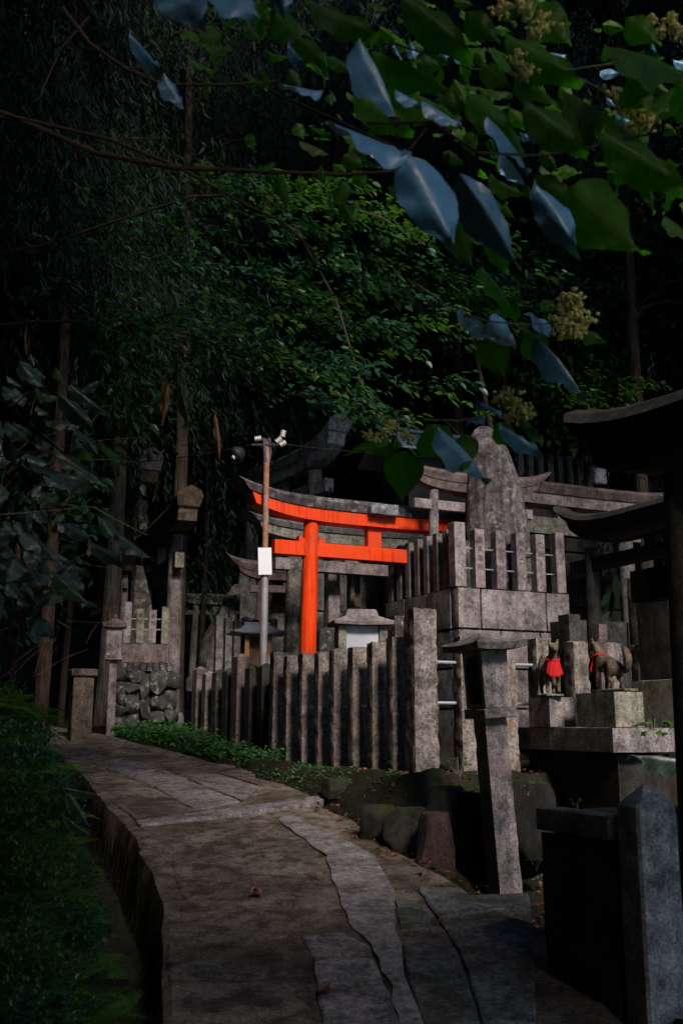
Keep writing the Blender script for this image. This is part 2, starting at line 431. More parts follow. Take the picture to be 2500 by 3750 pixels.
# vermilion paint with grime runs
m, t, b = mat_new('vermilion_paint'); co = coords(t)
mp = N(t, 'Mapping'); mp.inputs['Scale'].default_value = (26, 26, 1.6); t.links.new(co, mp.inputs[0])
run = ramp(t, noise_n(t, mp.outputs[0], 1, 4, .6), [(.34, .3), (.5, 1.0)])
col = mixc(t, .6, mixc(t, ramp(t, noise_n(t, co, 5, 5, .6), [(.35, 0.0), (.7, 1.0)]), (.80, .060, .004), (.68, .044, .004)), run, 'MULTIPLY')
col = mixc(t, ramp(t, noise_n(t, co, 45, 4, .7), [(.62, 0.0), (.72, .7)]), col, (.22, .045, .025))
col = mixc(t, ramp(t, noise_n(t, co, 2.6, 7, .7), [(.5, 0.0), (.7, .55)]), col, (.50, .075, .03))
t.links.new(col, b.inputs['Base Color']); b.inputs['Roughness'].default_value = .45; b.inputs['Specular IOR Level'].default_value = .18
bump(t, b, noise_n(t, co, 60, 4, .6), .12, .006)
M['red'] = m
# forest floor
m, t, b = mat_new('forest_floor'); co = coords(t, rnd=False)
col = ramp(t, noise_n(t, co, 2.3, 7, .7), [(.3, (.016, .013, .010)), (.5, (.032, .025, .018)), (.7, (.018, .022, .008))])
col = mixc(t, ramp(t, noise_n(t, co, 30, 4, .7), [(.58, 0.0), (.68, .5)]), col, (.07, .045, .025))
col = mixc(t, ramp(t, noise_n(t, co, 1.1, 6, .7), [(.46, 0.0), (.6, .85)]), col, (.013, .018, .004))
t.links.new(col, b.inputs['Base Color']); b.inputs['Roughness'].default_value = .95; b.inputs['Specular IOR Level'].default_value = .15
bump(t, b, noise_n(t, co, 22, 8, .75), .9, .04)
M['ground'] = m
# worn path: trodden stone, cement patches, soil and moss in the hollows
m, t, b = mat_new('worn_path'); co = coords(t, rnd=False)
big = noise_n(t, co, 1.5, 6, .65, .6)
col = ramp(t, big, [(.30, (.115, .088, .070)), (.46, (.215, .168, .135)), (.58, (.37, .30, .245)), (.72, (.255, .205, .17))])
col = mixc(t, ramp(t, noise_n(t, co, 6.5, 7, .72), [(.40, .85), (.56, 0.0)]), col, (.055, .048, .036))
col = mixc(t, ramp(t, noise_n(t, co, 3.1, 6, .7), [(.58, 0.0), (.68, .8)]), col, (.26, .225, .18))
col = mixc(t, ramp(t, noise_n(t, co, 2.2, 8, .75), [(.57, 0.0), (.66, .8)]), col, (.045, .05, .018))
col = mixc(t, .75, col, ramp(t, noise_n(t, co, 60, 5, .8), [(.36, .2), (.5, .95), (.64, 1.7)]), 'MULTIPLY')
t.links.new(col, b.inputs['Base Color']); b.inputs['Roughness'].default_value = .9; b.inputs['Specular IOR Level'].default_value = .2
bump(t, b, noise_n(t, co, 18, 10, .8), 1.0, .03)
M['path'] = m

# ------------------------------------------------------------------ terrain and path
def axis(parts):
    a = []
    for lo, hi, st in parts: a += list(np.arange(lo, hi - 1e-6, st))
    return a + [parts[-1][1]]
xs = axis([(-45, -8, 2.5), (-8, -3.4, .3), (-3.4, 2.4, .055), (2.4, 8, .3), (8, 45, 2.5)])
ys = axis([(-14, 2, .8), (2, 3.4, .2), (3.4, 12.5, .06), (12.5, 20, .3), (20, 62, 1.5)])
V = []
for y in ys:
    for x in xs:
        z = gz(x, y)
        p = Vector((x, y, 0))
        k = 1.0
        if lerp_table(LEFT, y) < x < lerp_table(RIGHT, y): z -= .05; k = .15
        z += k * (.05 * noise.noise(p * 2.1) + .035 * noise.noise(p * 6) + .02 * noise.noise(p * 15))
        if y > 24: z += 1.5 * noise.noise(p * .12)
        V.append((x, y, z))
nx, ny = len(xs), len(ys)
ii, jj = np.meshgrid(np.arange(nx - 1), np.arange(ny - 1)); a0 = (jj * nx + ii).ravel()
F = np.stack([a0, a0 + 1, a0 + nx + 1, a0 + nx], 1)
tag(link('ground', mesh_np('ground', V, F, [M['ground']], smooth=True)), kind='structure')

V = []; ys = axis([(.5, 3, .25), (3, 12, .06), (12, 24, .3)]); NX = 56
for y in ys:
    l, r = lerp_table(LEFT, y), lerp_table(RIGHT, y)
    l += .05 * noise.noise(Vector((y * 1.7, 3, 0))); r += .12 * noise.noise(Vector((y * 1.1, 9, 0)))
    for i in range(NX + 1):
        f = i / NX; x = l + (r - l) * f
        p = Vector((x, y, 0))
        z = path_z(y) + .012 * noise.noise(p * 2.2) + .010 * noise.noise(p * 6.0) + .006 * noise.noise(p * 17)
        z -= .10 * max(0, (f - .93) / .07) ** 2
        if i == 0: z -= .012
        V.append((x, y, z))
nx, ny = NX + 1, len(ys)
ii, jj = np.meshgrid(np.arange(nx - 1), np.arange(ny - 1)); a0 = (jj * nx + ii).ravel()
F = list(map(tuple, np.stack([a0, a0 + 1, a0 + nx + 1, a0 + nx], 1)))
n0 = len(V)                                    # the kerb face down into the gutter
for j in range(ny):
    x, y, z = V[j * nx]; V.append((x, y, z)); V.append((x - .02 + .006 * noise.noise(Vector((y * 8, 1, 0))), y, z - .10)); V.append((x - .03 + .010 * noise.noise(Vector((y * 3, 2, 0))), y, z - .55))
for j in range(ny - 1):
    a = n0 + 3 * j
    F.append((a, a + 3, a + 4, a + 1)); F.append((a + 1, a + 4, a + 5, a + 2))
path = tag(link('path', mesh_np('path', V, F, [M['path']], smooth=True)), kind='structure')

def paving(poly, mat, name='paving_slab', h=.014, inset=.012, sub=1, label=None):
    pts = [ground_hit(*p) for p in poly]
    c = sum((Vector((p.x, p.y, 0)) for p in pts), Vector()) / len(pts)
    ring = []
    for a, b_ in zip(pts, pts[1:] + pts[:1]):
        L = (b_ - a).length; n = max(1, int(L / .09))
        for k in range(n):
            q = a.lerp(b_, k / n); jit = Vector((noise.noise(q * 9), noise.noise(q * 9 + Vector((5, 0, 0))), 0)) * .012
            ring.append(Vector((q.x, q.y, 0)) + jit)
    def zz(q, d): return path_z(q.y) + d
    outer_b = [(q.x, q.y, zz(q, -.05)) for q in ring]
    outer_t = [(q.x, q.y, zz(q, h - inset * .6)) for q in ring]
    dirs = [(c - q).normalized() for q in ring]
    inner = [((q + d * inset).x, (q + d * inset).y, zz(q, h) + .004 * noise.noise(q * 14)) for q, d in zip(ring, dirs)]
    mb = MB(); n = len(ring)
    mb.v = outer_b + outer_t + inner + [(c.x, c.y, zz(c, h))]
    for i in range(n):
        j = (i + 1) % n
        mb.f += [(i, j, n + j, n + i), (n + i, n + j, 2 * n + j, 2 * n + i), (2 * n + i, 2 * n + j, 3 * n)]
    o = mb.build(name, mat, path)
    if label: o['label'] = label
    return o
z4 = lambda pts: [(x * .797, 2550 + y * .797) for x, y in pts]
z5 = lambda pts: [(1250 + x * .797, 2550 + y * .797) for x, y in pts]
for pl in ([(430, 310), (570, 285), (740, 335), (600, 373)], [(604, 378), (745, 339), (858, 386), (700, 412)],
           [(707, 419), (862, 391), (1105, 488), (905, 530)], [(870, 385), (1000, 360), (1190, 420), (1115, 484)]):
    paving(z4(pl), M['slab'])
paving([(500, 3020), (620, 3003), (1060, 2945), (1240, 2915), (1245, 2928), (1075, 2964), (640, 3022), (520, 3034)], M['slab'], 'threshold_stone', .03)
for pl in ([(1108, 3430), (1250, 3425), (1352, 3470), (1366, 3506), (1140, 3509)], [(1142, 3518), (1370, 3515), (1462, 3750), (1462, 3800), (1190, 3800)]):
    paving(pl, M['slab'])
for pl in ([(245, 955), (310, 960), (400, 1010), (415, 1083), (270, 1088)], [(282, 1150), (440, 1108), (536, 1200), (555, 1290), (605, 1410), (655, 1600), (405, 1600), (300, 1290)],
           [(450, 1040), (700, 1003), (872, 1060), (874, 1158), (548, 1195)], [(552, 1208), (880, 1168), (895, 1600), (672, 1600), (612, 1400)],
           [(352, 890), (600, 930), (860, 920), (868, 998), (700, 992), (444, 1028)]):
    paving(z5(pl), M['slab_dark'], h=.02)
for pl in ([(640, 607), (1090, 560), (1255, 600), (1105, 690), (1120, 800), (800, 705), (700, 640)], [(1120, 700), (1262, 612), (1470, 765), (1500, 870), (1400, 815), (1135, 815)], [(1145, 828), (1395, 830), (1520, 935), (1480, 985), (1290, 950), (1150, 915)],
           [(790, 735), (1110, 818), (1138, 915), (1140, 990), (860, 975), (800, 850)], [(762, 1005), (1000, 990), (1160, 1000), (1350, 1060), (1378, 1100), (1100, 1150), (762, 1125)], [(762, 1140), (1098, 1165), (1376, 1115), (1404, 1260), (1150, 1300), (770, 1270)],
           [(772, 1285), (1150, 1312), (1406, 1272), (1448, 1600), (1000, 1600), (775, 1600)], [(760, 330), (900, 300), (1160, 330), (1190, 410), (1010, 350), (880, 375)], [(440, 330), (590, 385), (690, 420), (890, 535), (640, 580), (420, 420)], [(1210, 420), (1330, 395), (1480, 445), (1330, 490), (1130, 510)]):
    paving(z4(pl), M['path'], h=.010, inset=.02)
SL = [(1020, 3004), (1090, 3065), (1195, 3140), (1219, 3227), (1250, 3315), (1298, 3411), (1356, 3467), (1374, 3498), (1425, 3618), (1470, 3800)]
SR = [(1076, 2996), (1156, 3036), (1250, 3076), (1370, 3140), (1409, 3211), (1443, 3267), (1446, 3419), (1466, 3451), (1478, 3578), (1570, 3800)]
mb = MB(); A = [ground_hit(*p) for p in SL]; B = [ground_hit(*p) for p in SR]
def fine(pts, n=5):
    out = []
    for a, b_ in zip(pts, pts[1:]):
        for k in range(n): out.append(a.lerp(b_, k / n))
    return out + [pts[-1]]
A, B = fine(A), fine(B); rg = []
for a, b_ in zip(A, B):
    j = Vector((noise.noise(a * 6), 0, 0)) * .025
    a = a + j
    rg.append([(a.x, a.y, path_z(a.y) - .04), (a.x, a.y, path_z(a.y) + .014), (a.x * .5 + b_.x * .5, a.y * .5 + b_.y * .5, path_z((a.y + b_.y) / 2) + .02), (b_.x, b_.y, path_z(b_.y) + .014), (b_.x, b_.y, path_z(b_.y) - .04)])
mb.rings(rg); o = mb.build('cement_strip', M['mortar'], path); o['label'] = 'smooth pale cement strip winding down the path'
# gutter floor
mb = MB(); rg = []
for y in np.arange(2.5, 13, .2):
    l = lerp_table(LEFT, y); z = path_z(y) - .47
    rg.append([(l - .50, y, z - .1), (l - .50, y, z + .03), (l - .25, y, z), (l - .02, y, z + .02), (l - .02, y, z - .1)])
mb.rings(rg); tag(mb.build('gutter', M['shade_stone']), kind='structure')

# ------------------------------------------------------------------ generic builders
def torii(name, label, cx, cy, z0, ang, S_, r, zs, nk, kas, mats, ts=.16, tk=.15, nuki=None, nh=None, up=.16, wedge=False, strut=True, cap=True, lean=.025, base=True, group=None):
    """cx, cy: middle between the pillars. zs: underside of the lower lintel. nk: top of the tie beam, all heights absolute.
    kas: half length of the top lintel; nh: half length of the tie beam"""
    t = empty(name, (cx, cy, z0), ang, label, 'torii gate', group)
    mp_, mk, ms, mn = mats
    H = zs - z0
    for s in (-1, 1):
        mb = MB(); n = 9
        mb.tube([(s * (S_ / 2 + lean * H * (1 - k / n)), 0, H * k / n) for k in range(n + 1)], [r * (1.06 - .1 * k / n) for k in range(n + 1)], 20)
        mb.build('pillar', mp_, t, True)
        if base:
            MB().lathe([(r * 1.7, -.1), (r * 1.7, .1), (r * 1.5, .16), (r * 1.05, .17)], 18, (s * (S_ / 2 + lean * H), 0)).build('pillar_base', M['granite_grey'], t, True)
    def beam(L, z, th, d, roof, slant):
        n = 24; rg = []
        for i in range(n + 1):
            f = i / n * 2 - 1; x = f * L; dz = up * abs(f) ** 4
            e = 0
            sl = slant * f
            if roof: pr = [(-d, 0), (d, 0), (d * 1.22, th * .62), (d * .9, th * .95), (0, th * 1.2), (-d * .9, th * .95), (-d * 1.22, th * .62)]
            else: pr = [(-d, 0), (d, 0), (d, th), (-d, th)]
            rg.append([(x + sl * c / th, b_, z + dz + c) for b_, c in pr])
        return MB().rings(rg)
    d = r * 1.25
    if cap:
        beam(kas - .10, H, ts, d, False, .06).build('lower_lintel', ms, t)
        beam(kas, H + ts + .003, tk, d * 1.15, True, .14).build('top_lintel', mk, t)
    else:
        beam(kas, H, ts, d, True, .1).build('top_lintel', mk, t)
    nt_ = nk - z0; nw = r * .62; nth = nuki or .16
    MB().box(-nh, nh, -nw, nw, nt_ - nth, nt_, .006).build('tie_beam', mn, t)
    if strut: MB().box(-r * .95, r * .95, -nw * .9, nw * .9, nt_ + .002, H - .002 + .01).build('center_strut', mn, t)
    if wedge:
        for s in (-1, 1):
            for q in (-1, 1):
                x0 = s * (S_ / 2 + lean * (H - nt_)); x1 = x0 + q * r * .9; x2 = x0 + q * r * 1.75
                rg = [[(x1, y, nt_ + .002), (x2, y, nt_ + .002), (x2, y, nt_ + .075), (x1, y, nt_ + .03)] for y in (-nw * .8, nw * .8)]
                MB().rings(rg).build('wedge', mn, t)
    return t

def lantern(name, label, loc, ang, hp, pw, bw, bh, rw, rd, rh, mats, dep=1.0, tilt=(0, 0), openface=True, rough=True, flat=False):
    t = empty(name, loc, 0, label, 'stone lantern', rot=(tilt[0], tilt[1], ang))
    mp_, mb_, mr = mats
    if rough:
        q = MB().bm(rough_block(pw, pw, hp, .012, hash(name) % 50, .045, 10)); q.build('post', mp_, t, True)
    else: MB().box(-pw / 2, pw / 2, -pw / 2, pw / 2, -.1, hp, .008).build('post', mp_, t)
    z = hp; e = bw / 2
    MB().box(-e * 1.15, e * 1.15, -e * dep - e * .15, e * dep + e * .15, z, z + bh * .17, .006).build('base_plate', mb_, t)
    z += bh * .17 + .002
    fb = MB(); w_ = .03
    e2_ = e * 1.0
    ey = e2_ * dep
    fb.box(-e2_, e2_, -ey, -ey + w_, z, z + bh, .003)           # front wall
    fb.box(-e2_, e2_, ey - w_, ey, z, z + bh, .003)
    fb.box(e2_ - w_, e2_, -ey + w_ + .001, ey - w_ - .001, z, z + bh)
    if openface:
        for (y0, y1, a, c) in ((-ey + w_ + .001, -ey + 1.5 * w_, 0, bh), (ey - 1.5 * w_, ey - w_ - .001, 0, bh), (-ey + 1.5 * w_ + .001, ey - 1.5 * w_ - .001, 0, .03), (-ey + 1.5 * w_ + .001, ey - 1.5 * w_ - .001, bh - .03, bh)):
            fb.box(-e2_, -e2_ + w_, y0, y1, z + a, z + c)
    else: fb.box(-e2_, -e2_ + w_, -ey + w_ + .001, ey - w_ - .001, z, z + bh)
    fb.build('fire_box', mb_, t)
    z += bh + .002
    n = 8; rg = []
    for f, hh in ((.98, 0), (1.04, rh * .36), (.98, rh * .42), (.66, rh * .62), (.4, rh * .86), (.2, rh * 1.0)):
        ring = []
        for i in range(32):
            a = i / 32 * 4; sdx = int(a); q = (a - sdx) * 2 - 1
            up_ = (abs(q) ** 2.2) * rh * .12 * (1 if f > .7 else 0)
            px_, py_ = [(q, -1), (1, q), (-q, 1), (-1, -q)][sdx]
            ring.append((px_ * rw * f, py_ * rd * f, z + hh + up_))
        rg.append(ring)
    MB().rings(rg).build('roof', mr, t)
    if not flat: MB().lathe([(rw * .2, z + rh), (rw * .24, z + rh * 1.12), (rw * .12, z + rh * 1.35), (.004, z + rh * 1.5)], 10).build('finial', mr, t, True)
    return t

def post_pyr(wd, h, cap):
    return MB().rings([[(-wd, -wd, z), (wd, -wd, z), (wd, wd, z), (-wd, wd, z)] for z in (-.1, h)] + [[(-wd * .08, -wd * .08, h + cap), (wd * .08, -wd * .08, h + cap), (wd * .08, wd * .08, h + cap), (-wd * .08, wd * .08, h + cap)]])

# ------------------------------------------------------------------ rough stone fence beside the path
fence = empty('stone_fence', (FCOR.x, FCOR.y, 1.1), FROT, 'row of rough hewn granite posts with steel rails round the plot beside the path', 'fence')
zt = 1.1
def post(lx, ly, wd, h, seed, mat='granite_rough', amp=.017):
    bm = rough_block(wd, wd, h, amp, seed, .034, 13, .03, .012)
    MB().bm(bm).build('post', M[mat], fence, True, loc=(lx, ly, -.02), rot=(0, 0, R(-6) + random.uniform(-.03, .03)))
post(0, 0, .225, 1.47, 1)
for k in range(1, 9):
    post(random.uniform(-.012, .012), .378 * k, .165 if k < 8 else .18, [0, 1.26, 1.25, 1.24, 1.24, 1.24, 1.22, 1.22, 1.30][k] + random.uniform(-.015, .015), k + 2)
for k in range(1, 7):
    post(.03 + .405 * k, random.uniform(-.012, .012), .175, 1.27 + random.uniform(-.03, .03), k + 20, 'granite_rough')
for zz in (.66, 1.0):
    MB().tube([(0, 0, zz), (0, 3.02, zz)], .013, 8).build('rail', M['rail'], fence, True)
    MB().tube([(0, 0, zz + .01), (1.32, 0, zz + .01)], .014, 8).build('rail', M['rail'], fence, True)
# smooth pointed posts farther along
f2o = FCOR + F2 * 3.5 + F1 * .22
fence2 = empty('stone_fence', (f2o.x, f2o.y, 1.2), FROT, 'dark row of pointed square granite posts behind the green ground cover', 'fence')
gr = ['stone_dark', 'rubble', 'rubble', 'granite_red', 'rubble', 'granite_grey', 'granite_pink', 'granite_red']
for k in range(8):
    tall = .16 if k == 3 else (.08 if k == 7 else 0)
    wd = .082 if k != 3 else .1
    post_pyr(wd, 1.06 + tall, .05).build('post', M[['stone_dark', 'stone_dark', 'stone_dark', 'granite_red', 'stone_dark', 'rubble', 'granite', 'granite_red'][k]], fence2, loc=(0, .40 * k, 0), rot=(0, 0, random.uniform(-.04, .04)))
for zz in (.5, .86): MB().tube([(0, -.25, zz), (0, 2.85, zz)], .011, 6).build('rail', M['rail'], fence2, True)

# ------------------------------------------------------------------ podium with fence and standing stone
PC = at(1673, 2146, 12.0)                     # near corner of its top
pod = empty('stone_podium', (PC.x, PC.y, 1.2), PHI, 'tall granite block podium topped by a fence of inscribed square posts', 'podium')
PH = PC.z - 1.2
MB().box(.06, 1.62, .06, 1.9, -.1, PH - .03).build('core', M['stone_dark'], pod)
courses = [(PH - .50, PH, [0, .335, 1.31, 1.68]), (PH - .97, PH - .506, [0, .62, 1.2, 1.68]), (PH - 1.45, PH - .976, [0, .4, 1.0, 1.68]), (0, PH - 1.456, [0, .7, 1.3, 1.68])]
k = 0
for z0, z1, js in courses:
    for a, c in zip(js, js[1:]):
        k += 1
        MB().bm(rough_block(c - a - .014, .16, z1 - z0 - .008, .006, k + 60, .05, 8, 0, .014)).build('stone_block', M['granite_pink' if z0 > PH - .6 else 'granite'], pod, True, loc=((a + c) / 2, .08 + random.uniform(-.006, .006), z0))
    sj = [.165, .75, 1.35, 1.9]
    for a, c in zip(sj, sj[1:]):
        k += 1
        MB().bm(rough_block(.16, c - a - .01, z1 - z0 - .008, .005, k + 60, .08, 8, 0, .012)).build('stone_block', M['granite_grey'], pod, True, loc=(.08 + random.uniform(-.006, .006), (a + c) / 2, z0))
txt = {1: '龍寅斎院', 2: '岩手九州', 3: '板升二', 4: '之善永', 5: '八大'}
def letters(parent, s, x, y, z, size, gap):
    for i, ch in enumerate(s):
        cu = bpy.data.curves.new('letter', 'FONT'); cu.body = ch; cu.size = size; cu.align_x = 'CENTER'; cu.extrude = .0012
        o = bpy.data.objects.new('letter', cu); COL.objects.link(o); cu.materials.append(M['ink'])
        o.parent = parent; o.location = (x, y, z - i * gap); o.rotation_euler = (math.pi / 2, 0, 0)
fx = [.075, .365, .675, .985, 1.275, 1.59]
for i, x in enumerate(fx):
    h = .80 if i == 0 else (.79 if i == 5 else .74)
    wd = .068 if i else .078
    o = MB().box(-wd, wd, -wd, wd, 0, h, .006).build('fence_post', M['granite_pink'], pod, loc=(x, .10, PH + .002), rot=(0, R(random.uniform(-.6, .4)), R(random.uniform(-3, 3))))
    if i in txt: letters(o, txt[i], 0, -wd - .0008, h - .17, .085, .115)
for i in range(1, 8):
    MB().box(-.058, .058, -.058, .058, 0, .75, .006).build('fence_post', M['granite_grey'], pod, loc=(.10, .10 + .245 * i, PH + .002), rot=(0, 0, R(random.uniform(-3, 3))))
for zz in (.25, .5): MB().tube([(.1, .12, PH + zz), (1.6, .12, PH + zz)], .009, 6).build('rail', M['rail'], pod, True)

# natural standing stone on the podium
sp_ = at(1820, 1965, 13.0)
ms = empty('standing_stone', (sp_.x, sp_.y, PC.z - .02), 0, 'huge upright natural boulder rising behind the inscribed post fence', 'stone')
prof = [(.0, .40, -.02), (.12, .43, .0), (.3, .42, 0), (.55, .40, -.01), (.8, .37, -.03), (1.05, .32, -.06), (1.26, .275, -.09), (1.42, .215, -.12), (1.52, .145, -.13), (1.575, .07, -.135), (1.59, .01, -.135)]
rg = []
for z, r_, dx in prof:
    ring = []
    for i in range(36):
        a = i / 36 * 2 * math.pi; p = Vector((math.cos(a), math.sin(a), z * 2))
        e = 1 + .05 * noise.noise(p * .9 + Vector((3, 1, 0))) + .04 * noise.noise(p * 3) + .03 * noise.noise(p * 8)
        ring.append((dx + math.cos(a) * r_ * e, math.sin(a) * r_ * .6 * e, z * 1.06 + .66))
    rg.append(ring)
MB().rings(rg).build('boulder', M['boulder'], ms, True)
MB().bm(rough_block(1.0, .7, .72, .02, 91, .08, 5, 0, .04)).build('plinth', M['granite_moss'], ms, True)

# ------------------------------------------------------------------ torii gates
stone4 = lambda a, b=None: (M[a], M[b or a], M[a], M[a])
c0 = at(1139, 1915, 12.7); c1 = c0 + E1 * 1.79
mid = (c0 + c1) / 2
zs = at(1139, 1915, 12.7).z
red = torii('red_torii', 'bright vermilion wooden torii with weathered grey roof board and ridge tile', mid.x, mid.y, 1.45, PHI, 1.79, .103, zs, at(1139, 1988, 12.7).z, 1.80,
            (M['red'], M['cap'], M['red'], M['red']), ts=.165, tk=.16, nuki=.185, nh=1.42, up=.17, wedge=True, lean=.02)
q = at(1375, 1860, 13.0)
tl = MB(); tl.bm(rough_block(.44, .34, .17, .022, 5, .05, 7, .05, .03))
lv = red.matrix_world; o = tl.build('ridge_tile', M['tile'], red, True, loc=(.06, -.10, zs - 1.45 + .165 - .03)); 

# grey torii just behind the red one
q0 = at(1080, 1950, 14.3)
c2 = Vector((q0.x, q0.y, 0)) + E1 * .88
torii('stone_torii', 'lichen stained stone torii standing directly behind the red gate', c2.x, c2.y, 1.5, PHI, 1.76, .112, at(1080, 1985, 14.3).z, at(1080, 2048, 14.3).z, 1.52,
      (M['granite_moss'], M['granite_grey'], M['granite_pale'], M['granite_pink']), ts=.15, tk=.12, nuki=.17, nh=1.2, up=.1)
# gates along the e2 direction (seen almost end on)
def end_on(name, label, near, pil, axis_len, r, z_nuki, nukiover, mats, z0, ts, tk, nth, up=.2, dirv=None, **k):
    dv = dirv or Vector((-.36, .93, 0)).normalized()
    p = near + dv * (axis_len / 2); ang = math.atan2(-dv.y, -dv.x)
    S_ = axis_len - 2 * pil
    return torii(name, label, p.x, p.y, z0, ang, S_, r, near.z, z_nuki, axis_len / 2, mats, ts=ts, tk=tk, nuki=nth, nh=S_ / 2 + nukiover, up=up, **k)
n_ = at(690, 1925, 14.6)
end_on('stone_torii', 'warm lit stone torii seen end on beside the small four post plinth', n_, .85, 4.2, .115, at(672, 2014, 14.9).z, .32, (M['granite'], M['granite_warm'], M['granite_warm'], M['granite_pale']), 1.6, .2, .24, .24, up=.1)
n_ = at(548, 1800, 17.2)
end_on('stone_torii', 'tall pale stone torii seen end on, highest of the group beyond the lanterns', n_, .85, 4.6, .125, at(538, 1880, 17.5).z, .35, (M['granite_pink'], M['granite_pink'], M['granite_warm'], M['granite_pale']), 1.6, .2, .32, .26, up=.2)
n_ = at(470, 2096, 16.0)
end_on('stone_torii', 'little amber stone torii seen end on at the mossy standing rock', n_, .3, 1.6, .06, at(470, 2130, 16.1).z, .14, (M['granite_pink'], M['granite_warm'], M['granite_warm'], M['granite_pale']), 2.2, .11, .12, .1, up=.05)
n_ = at(1240, 1690, 16.8); T1D = Vector((-.54, .84, 0)).normalized()
end_on('stone_torii', 'large grey stone torii on the higher terrace above the red gate', n_, .8, 4.0, .14, at(1240, 1748, 17.0).z, .5, (M['granite_pale'], M['granite_skylit'], M['granite_skylit'], M['granite_skylit']), 2.6, .22, .24, .24, up=.34, dirv=T1D)
# gate standing on the podium
q0 = at(1587, 1790, 12.85); c2 = Vector((q0.x, q0.y, 0)) + E1 * .62
torii('stone_torii', 'slim pinkish stone torii standing beside the huge upright boulder', c2.x, c2.y, PC.z - .02, PHI, 1.24, .066, q0.z - .02, at(1587, 1832, 12.85).z, 1.10, (M['granite'], M['granite_red'], M['granite_red'], M['granite_pink']), ts=.12, tk=.15, nuki=.13, nh=.93, up=.16, strut=False)
# long gate behind the boulder
q0 = at(1985, 1850, 15.0); c2 = Vector((q0.x, q0.y, 0)) + E1 * .35
torii('stone_torii', 'long lichen streaked stone torii behind the boulder under the dark pickets', c2.x, c2.y, 2.2, PHI, 2.4, .13, q0.z - .02, at(1985, 1897, 15.0).z, 1.95, (M['granite_grey'], M['granite_red'], M['granite_pink'], M['granite_pale']), ts=.17, tk=.19, nuki=.26, nh=1.5, up=.06)
# small pale gate far back
q0 = at(735, 2226, 19.0); c2 = Vector((q0.x, q0.y, 0)) + E1 * .3
torii('stone_torii', 'small yellowish stone torii far back next to the leaning mossy slab', c2.x, c2.y, 2.3, R(5), .75, .065, at(735, 2212, 19).z, at(735, 2233, 19).z, .78, stone4('granite_pale'), ts=.09, tk=.1, nuki=.09, nh=.58, up=.12)
# reddish gate behind the pole
q0 = at(960, 2130, 16.2); c2 = Vector((q0.x, q0.y, 0)) + E1 * .45
torii('stone_torii', 'small reddish stone torii with curved lintel behind the steel pole', c2.x, c2.y, 1.8, R(8), .85, .08, at(960, 2122, 16.2).z, at(960, 2140, 16.2).z, .88, stone4('granite_red'), ts=.12, tk=.17, nuki=.12, nh=.62, up=.14)
# dark gate beside the foxes
q0 = at(2160, 1935, 9.6); c2 = Vector((q0.x, q0.y, 0)) - E2 * .85
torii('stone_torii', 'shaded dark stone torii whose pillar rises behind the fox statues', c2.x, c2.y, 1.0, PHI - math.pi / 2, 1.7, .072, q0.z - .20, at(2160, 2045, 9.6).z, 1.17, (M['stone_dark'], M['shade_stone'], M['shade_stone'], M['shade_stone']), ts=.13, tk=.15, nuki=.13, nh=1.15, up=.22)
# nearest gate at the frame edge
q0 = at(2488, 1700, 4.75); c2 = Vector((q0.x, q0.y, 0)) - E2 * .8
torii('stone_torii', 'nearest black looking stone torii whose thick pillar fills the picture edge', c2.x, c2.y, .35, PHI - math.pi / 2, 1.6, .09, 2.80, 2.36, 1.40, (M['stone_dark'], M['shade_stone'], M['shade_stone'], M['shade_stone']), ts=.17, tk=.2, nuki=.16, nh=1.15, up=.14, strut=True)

# ------------------------------------------------------------------ stone lanterns
lb = at(1850, 3270, 7.0)
lantern('stone_lantern', 'leaning granite lantern with red stained fire box in front of the fence corner', (lb.x, lb.y, lb.z - .03), R(20), 1.17, .165, .20, .385, .185, .265, .125, (M['granite'], M['granite_pink'], M['granite']), dep=1.4, tilt=(0, R(-3.8)), flat=True)
lb = at(404, 2680, 13.4)
lantern('stone_lantern', 'slender pale lantern on a square post at the far bend of the path', (lb.x, lb.y, lb.z), R(12), .93, .105, .20, .36, .15, .15, .13, (M['granite_pink'], M['granite_pink'], M['granite_red']), rough=False, openface=True)
# small stone shrine with pale panel
q0 = at(1318, 2500, 11.4)
sh = empty('stone_shrine', (q0.x, q0.y, 1.2), R(10), 'small stone shrine with a white panel and flat topped roof behind the fence', 'shrine')
z1 = at(1318, 2292, 11.4).z - 1.2
MB().box(-.28, .28, -.22, .25, -.05, .25, .01).build('base', M['granite_grey'], sh)
for s in (-1, 1): MB().box(s * .235 - .045, s * .235 + .045, -.19, -.09, .252, z1, .006).build('pillar', M['granite_pale'], sh)
MB().box(-.185, .185, -.15, -.135, .254, z1 - .012).build('panel', M['whitepaper'], sh)
MB().box(-.26, .26, -.085, .2, .252, z1 - .003).build('body', M['granite_grey'], sh)
rg = []
for f, g, hh in ((.33, .27, 0), (.345, .28, .035), (.3, .24, .055), (.19, .15, .10), (.165, .12, .175), (.155, .11, .18)):
    rg.append([(-f, -g, z1 + hh), (0, -g, z1 + hh - (.012 if hh < .06 else 0)), (f, -g, z1 + hh), (f, g, z1 + hh), (-f, g, z1 + hh)])
MB().rings(rg).build('roof', M['granite_pink'], sh)
